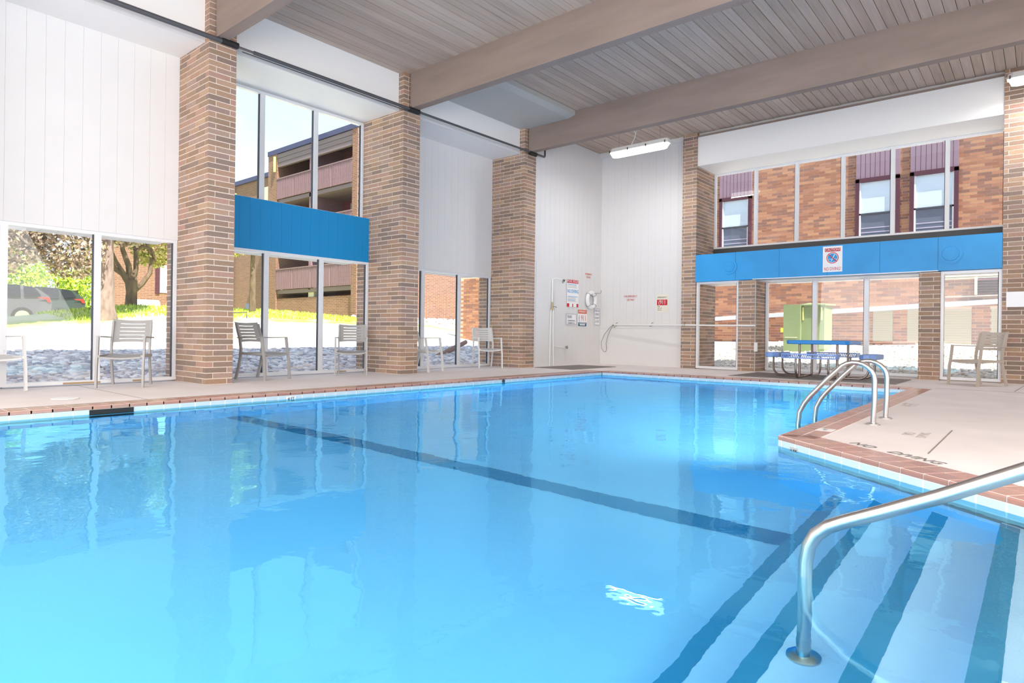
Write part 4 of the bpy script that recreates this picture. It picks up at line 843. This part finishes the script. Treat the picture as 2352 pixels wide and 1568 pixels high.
for zb in (2.97, 5.4, 7.82):
    ab(X0_, X1, YF, YF+2, zb-.22, zb-.02, 'balcony_slab', 'fasc')
    for (xa, xb_) in ((X0_, -29.9), (-29.9, -28.2), (-28.2, -26.5), (-26.5, X1)):
        pn = ab(xa+.02, xb_-.02, YF-.08, YF-.03, zb, zb+1.05, 'balcony_panel', 'mauve')
        rbm = MB(); x = xa+.04
        while x < xb_-.06: rbm.box(x-OX, x+.035-OX, YF-.105-OY, YF-.08-OY, zb-OZ, zb+1.05-OZ); x += .09
        tag(rbm.build('rib', M['mauve'], pn), kind='stuff')
    ab(X0_, X1, YF-.12, YF, zb+1.05, zb+1.10, 'railing_cap', 'mauve')
    for xa in (-30.4, -27.6):
        w_ = ab(xa, xa+1.0, YF+1.85, YF+1.9, zb+.2, zb+2.0, 'window', 'glassd'); ab(xa-.06, xa, YF+1.83, YF+1.9, zb+.15, zb+2.05, 'window_trim', 'alum', w_); ab(xa+1, xa+1.06, YF+1.83, YF+1.9, zb+.15, zb+2.05, 'window_trim', 'alum', w_)
    ab(-26.9, -26.3, YF+1.45, YF+1.9, zb+1.0, zb+1.4, 'air_conditioner', 'flash')
ab(-28.75, -28.25, YF+.1, YF+.35, .8, 2.9, 'post', 'siding')
# recessed wing with windows
ab(-42, X0_-.9, YF+1.2, YF+6, 0, 9.75, 'wing_wall', 'brickfar2'); ab(-42, X0_-.8, YF+1.05, YF+6, 9.75, 10.0, 'wing_roof', 'cap')
for zb in (2.9, 5.3, 7.6):
    for xa in (-33.6,):
        w_ = ab(xa, xa+.95, YF+1.1, YF+1.2, zb, zb+1.7, 'window', 'plum'); ab(xa+.12, xa+.83, YF+1.06, YF+1.1, zb+.75, zb+1.6, 'upper_sash', 'glassl', w_); ab(xa+.12, xa+.83, YF+1.06, YF+1.1, zb+.08, zb+.68, 'lower_sash', 'glassd', w_)
    ab(-35.2, -34.3, YF+1.14, YF+1.2, zb+.3, zb+1.6, 'window_panel', 'siding')
MB().tube([(-38.9-OX, YF+1.05-OY, 9.6-OZ), (-38.9-OX, YF+1.05-OY, 1-OZ)], .07, 8).build('downspout', M['plum'], ap)
MB().tube([(X0_-.1-OX, YF-.18-OY, 10.1-OZ), (X0_-.1-OX, YF-.18-OY, 9.3-OZ)], .07, 8).build('scupper_pipe', M['leaf_olive'], ap)
ab(-37.2, -36.3, YF+1.1, YF+1.2, 1.6, 2.4, 'window', 'glassd')
MB().add([(-60, 30, 0), (-43, 30, 0), (-43, 30, 10.4), (-60, 30, 10.4), (-60, 36, 0), (-43, 36, 0), (-43, 36, 10.4), (-60, 36, 10.4)], [(0, 1, 2, 3), (1, 5, 6, 2), (3, 2, 6, 7)]).build('distant_building', M['brickfar2'])
tag(bpy.data.objects['distant_building'], 'brown brick building far behind the apartment block', 'building')
# gravel bank against the end wall, seen through bay three
rocks('river_rocks', 3000, (-24.6, -20.5), (17.5, 27), lambda x, y: .6+max(0, (-20.5-x))/4*.9, .05, .1, 'rock', 'grey rocks banked against the end wall of the apartment block')
bw = empty('brick_return_wall', (-15.6, 17.5, 0), label='shaded brown brick wall just beyond the rocks outside the third bay', cat='wall')
MB().box(-1.7, .0, -.1, .2, 0, 2.9).build('wall_core', M['mortar_red'], bw); b = MB(); cnt = 0
for r in range(34):
    x = -1.7+(r % 2)*.157
    while x < -.02:
        x1 = min(x+BL, 0)
        if cnt < 220: piece('brick', x, x1, -.112, -.09, .1+r*CR, .1+r*CR+CR-.012, M['brick_red'], bw)
        cnt += 1; x += .3148
# brick house with shuttered window
ho = empty('brick_house', (-33, 12, 1.2), label='low pinkish brick house with shuttered window behind the gnarled tree', cat='house')
MB().box(0, .2, -1.9, 4, -.6, 4.0).build('wall', M['brickfar2'], ho); MB().box(.2, .24, .35, .75, 1.35, 2.7).build('window', M['glassl'], ho)
for y in (.15, .80): MB().box(.2, .26, y, y+.18, 1.3, 2.75).build('shutter', M['plum'], ho)
tk = empty('gas_tank', (-31.5, 11.35, 1.55), label='white tank standing beside the brick house wall', cat='tank'); MB().tube([(0, -.55, .3), (0, -.5, .3), (0, .45, .3), (0, .5, .3)], [.15, .28, .28, .15], 14).build('body', M['tank'], tk)
for y in (-.3, .3): MB().box(-.15, .15, y-.04, y+.04, -.1, .1).build('foot', M['tank'], tk)
# sprinkler standpipe on the bank
sp = empty('standpipe', (-14.6, 7.0, .35), label='thin white post with a bent dark arm on the lawn outside', cat='post')
# ---- trees ----
def leaves(n_, centres, size, seed):
    r = np.random.default_rng(seed); b = MB(); tot = sum(c[1][0]*c[1][1]*c[1][2] for c in centres); vs = []
    for (c, rad) in centres:
        k = int(n_*(rad[0]*rad[1]*rad[2])/tot)+1
        d = r.normal(size=(k, 3)); d /= np.linalg.norm(d, axis=1)[:, None]; d *= r.uniform(.35, 1, (k, 1))**.5; p = np.array(c)+d*np.array(rad)
        u = r.normal(size=(k, 3)); u /= np.linalg.norm(u, axis=1)[:, None]; w = np.cross(u, r.normal(size=(k, 3))); w /= np.linalg.norm(w, axis=1)[:, None]; s = r.uniform(.6, 1.2, (k, 1))*size
        vs.append(np.stack([p-u*s, p+w*s*.5, p+u*s, p-w*s*.5], 1))
    V = np.concatenate(vs).reshape(-1, 3); n4 = len(V)//4; return V, np.arange(n4*4).reshape(-1, 4)
def leafobj(name, n_, centres, size, seed, mt, parent):
    V, Fc = leaves(n_, centres, size, seed); me = bpy.data.meshes.new(name); me.vertices.add(len(V)); me.vertices.foreach_set('co', V.ravel()); me.loops.add(len(V)); me.loops.foreach_set('vertex_index', Fc.ravel().astype(np.int32))
    me.polygons.add(len(Fc)); me.polygons.foreach_set('loop_start', np.arange(0, len(V), 4, dtype=np.int32)); me.materials.append(M[mt]); me.update(calc_edges=True)
    o = bpy.data.objects.new(name, me); C.objects.link(o); o.parent = parent; tag(o, kind='stuff'); return o
# pale trunk tree
t1 = empty('tree', (-21, 6.45, 1.0), label='tree with a thick pale mottled trunk right behind the window mullion', cat='tree')
MB().tube([(0, .02, -.3), (0, 0, .1), (0, 0, .4), (0, -.02, 1.6), (-.1, 0, 3.2), (-.2, .1, 5)], [.36, .30, .23, .20, .18, .14], 14).build('trunk', M['bark2'], t1)
MB().tube([(0, -.05, 1.9), (.3, -.9, 2.4), (.5, -2.4, 2.7)], [.09, .06, .03], 8).build('branch', M['bark2'], t1)
leafobj('crown', 46000, [((.0, -.9, 1.5), (.7, .6, .35)), ((.1, -3.2, 1.45), (.9, 1.3, .4)), ((.1, -4.6, 1.5), (.9, .9, .5)), ((.1, -1.0, 2.0), (1.0, 1.0, .6)), ((.0, -2.6, 1.9), (1.0, 1.2, .55)), ((.2, -4.6, 2.2), (1.2, 1.2, .9)), ((-.6, -1.8, 3.9), (1.4, 2.0, .8)), ((-.5, -4.0, 3.2), (1.4, 1.6, .9)), ((-1.2, .9, 3.1), (1.0, .8, .8)), ((.2, -3.6, 1.6), (.9, 1.0, .4)), ((.2, -2.2, 2.7), (1.3, 1.3, .8)), ((0, -1.2, 3.2), (1.2, 1.3, .8)), ((.4, -3.3, 2.3), (1.2, 1.3, .85)), ((-.3, .2, 4.0), (1.6, 1.2, .9)), ((.2, -3.0, 3.6), (1.5, 1.5, .9))], .075, 3, 'leaf_pink', t1)
# gnarled tree
t2 = empty('tree', (-24, 8.12, 1.35), label='gnarled brown tree with many twisting bare limbs', cat='tree')
MB().tube([(0, 0, -.3), (0, 0, .1), (0, .02, .7), (0, .0, 1.1)], [.26, .2, .17, .2], 12).build('trunk', M['bark'], t2)
for pts, r0 in [([(0, 0, .9), (0, -.25, 1.3), (0, -.5, 1.45), (.1, -.8, 2.0), (.1, -.75, 2.6)], .12), ([(0, .05, .7), (0, .35, 1.0), (0, .6, 1.4), (0, .65, 1.9), (.1, .45, 2.4), (.1, .5, 3.2)], .10),
                ([(0, 0, 1.0), (.05, -.1, 1.6), (.1, -.3, 2.1), (.05, -.3, 2.7), (0, -.1, 3.0)], .11), ([(0, 0, 1.0), (0, .15, 1.5), (.1, .1, 2.1), (.1, .3, 2.3), (.1, .6, 2.2), (.1, .75, 1.8)], .09), ([(0, -.1, 1.1), (.1, -.5, 1.7), (.1, -.6, 2.0)], .08), ([(0, .1, 1.1), (-.2, .25, 1.8), (-.2, .1, 2.6), (0, .3, 3.4)], .08)]:
    k = len(pts); MB().tube(pts, [r0*(1-.6*i/(k-1)) for i in range(k)], 9).build('limb', M['bark'], t2)
leafobj('crown', 9000, [((0, -.3, 3.0), (1.0, 1.2, .7)), ((-.5, .9, 2.5), (.8, .8, .9)), ((0, .5, 3.3), (1, 1.2, .7)), ((-1.2, -.9, 2.1), (.5, .5, .8))], .07, 5, 'leaf_olive', t2)
# sunlit shrubs behind the cars, hanging crown at bay two
t3 = empty('shrub', (-40, 9.8, 1.0), label='bright yellow green shrubs behind the parked cars', cat='shrub'); MB().tube([(0, 0, 0), (0, .2, 2.2)], .07, 6).build('stem', M['bark2'], t3)
leafobj('foliage', 12000, [((0, 0, 1.4), (1.2, 2.2, 1.8)), ((0, -2.2, 2.4), (1.2, 2.0, 1.6)), ((0, -4, 3.2), (1.2, 3, 1.6)), ((0, 2.0, 1.6), (1.0, 2.0, 1.6)), ((0, -5, 2.4), (1.0, 2.4, 1.3))], .12, 7, 'leaf_green', t3)
t4 = empty('tree', (-19.5, 12.0, 1.3), label='tree with pale yellow leaves hanging before the apartment wing', cat='tree')
MB().tube([(-3.2, -.2, .2), (-3.2, -.2, 2.0), (-3.0, -.3, 3.2)], [.12, .09, .05], 8).build('trunk', M['bark'], t4)
leafobj('crown', 6500, [((-3.2, -1.1, 2.75), (1.0, .9, .62)), ((-3.4, -1.3, 3.7), (1.0, .8, .9)), ((-3.2, -.5, 2.9), (.7, .5, .4)), ((-3.6, -1.8, 4.6), (.9, .55, .9))], .075, 9, 'leaf_olive', t4)
# standpipe parts
MB().tube([(0, 0, 0), (0, 0, .62)], .015, 8).build('post', M['pvc'], sp); MB().tube([(0, 0, .6), (0, 0, .85)], .022, 8).build('valve', M['dark'], sp); MB().tube([(0, 0, .83), (0, .45, .86), (0, .45, .72)], .012, 6).build('arm', M['dark'], sp)
# ---- parked cars ----
def car(label, loc, m, L=4.7, H=1.58, Wd=1.9):
    r = empty('car', loc, label=label, cat='car', group='cars parked beyond the lawn')   # local: +y = rear
    prof = [(0, .35), (0, .75), (.12, .98), (1.15, 1.12), (2.0, 1.62), (2.4, H), (3.9, H-.03), (4.25, H-.10), (4.62, 1.18), (4.70, .95), (4.66, .42), (4.3, .30), (.3, .28)]
    b = MB(); k = len(prof); 
    def wd(z): return Wd/2-(.16*max(0, (z-1.05)/.6))
    vs = [(s*wd(z), y-L, z) for s in (-1, 1) for y, z in prof]
    b.add(vs, [tuple(range(k)), tuple(reversed(range(k, 2*k)))]+[(i, k+i, k+(i+1) % k, (i+1) % k) for i in range(k)]).build('body', m, r)
    for s in (-1, 1):
        for (q) in ([(1.62, 1.15), (2.1, 1.57), (2.75, 1.60), (2.75, 1.13)], [(2.85, 1.13), (2.85, 1.60), (3.7, 1.58), (3.7, 1.14)], [(3.8, 1.15), (3.8, 1.56), (4.15, 1.50), (4.35, 1.2)]):
            MB().add([(s*(wd(z)+.03), y-L, z) for y, z in q], [(0, 1, 2, 3)]).build('side_window', M['carglass'], r)
        MB().add([(s*(wd(z)+.03), y-L, z) for y, z in [(4.22, 1.12), (4.60, 1.14), (4.66, .96), (4.56, .95), (4.50, 1.06)]], [(0, 1, 2, 3, 4)]).build('tail_light', M['tail'], r)
        for y in (.85, 3.75):
            w = MB().disc((s*(Wd/2-.2), y-L, .36), (s, 0, 0), .36, .22, 22).build('wheel', M['tyre'], r); MB().disc((s*(Wd/2+.015), y-L, .36), (s, 0, 0), .24, .02, 14).build('rim', M['rim'], w)
    MB().box(-.7, .7, 4.45-L, 4.47-L, 1.2, 1.55).build('rear_window', M['carglass'], r); return r
car('dark grey parked car with a red tail light, nearer of the two', (-31.0, 7.35, .84), M['car1'])
car('dark green parked car behind the grey one, its tail further along', (-34.0, 9.35, .95), M['car2'])
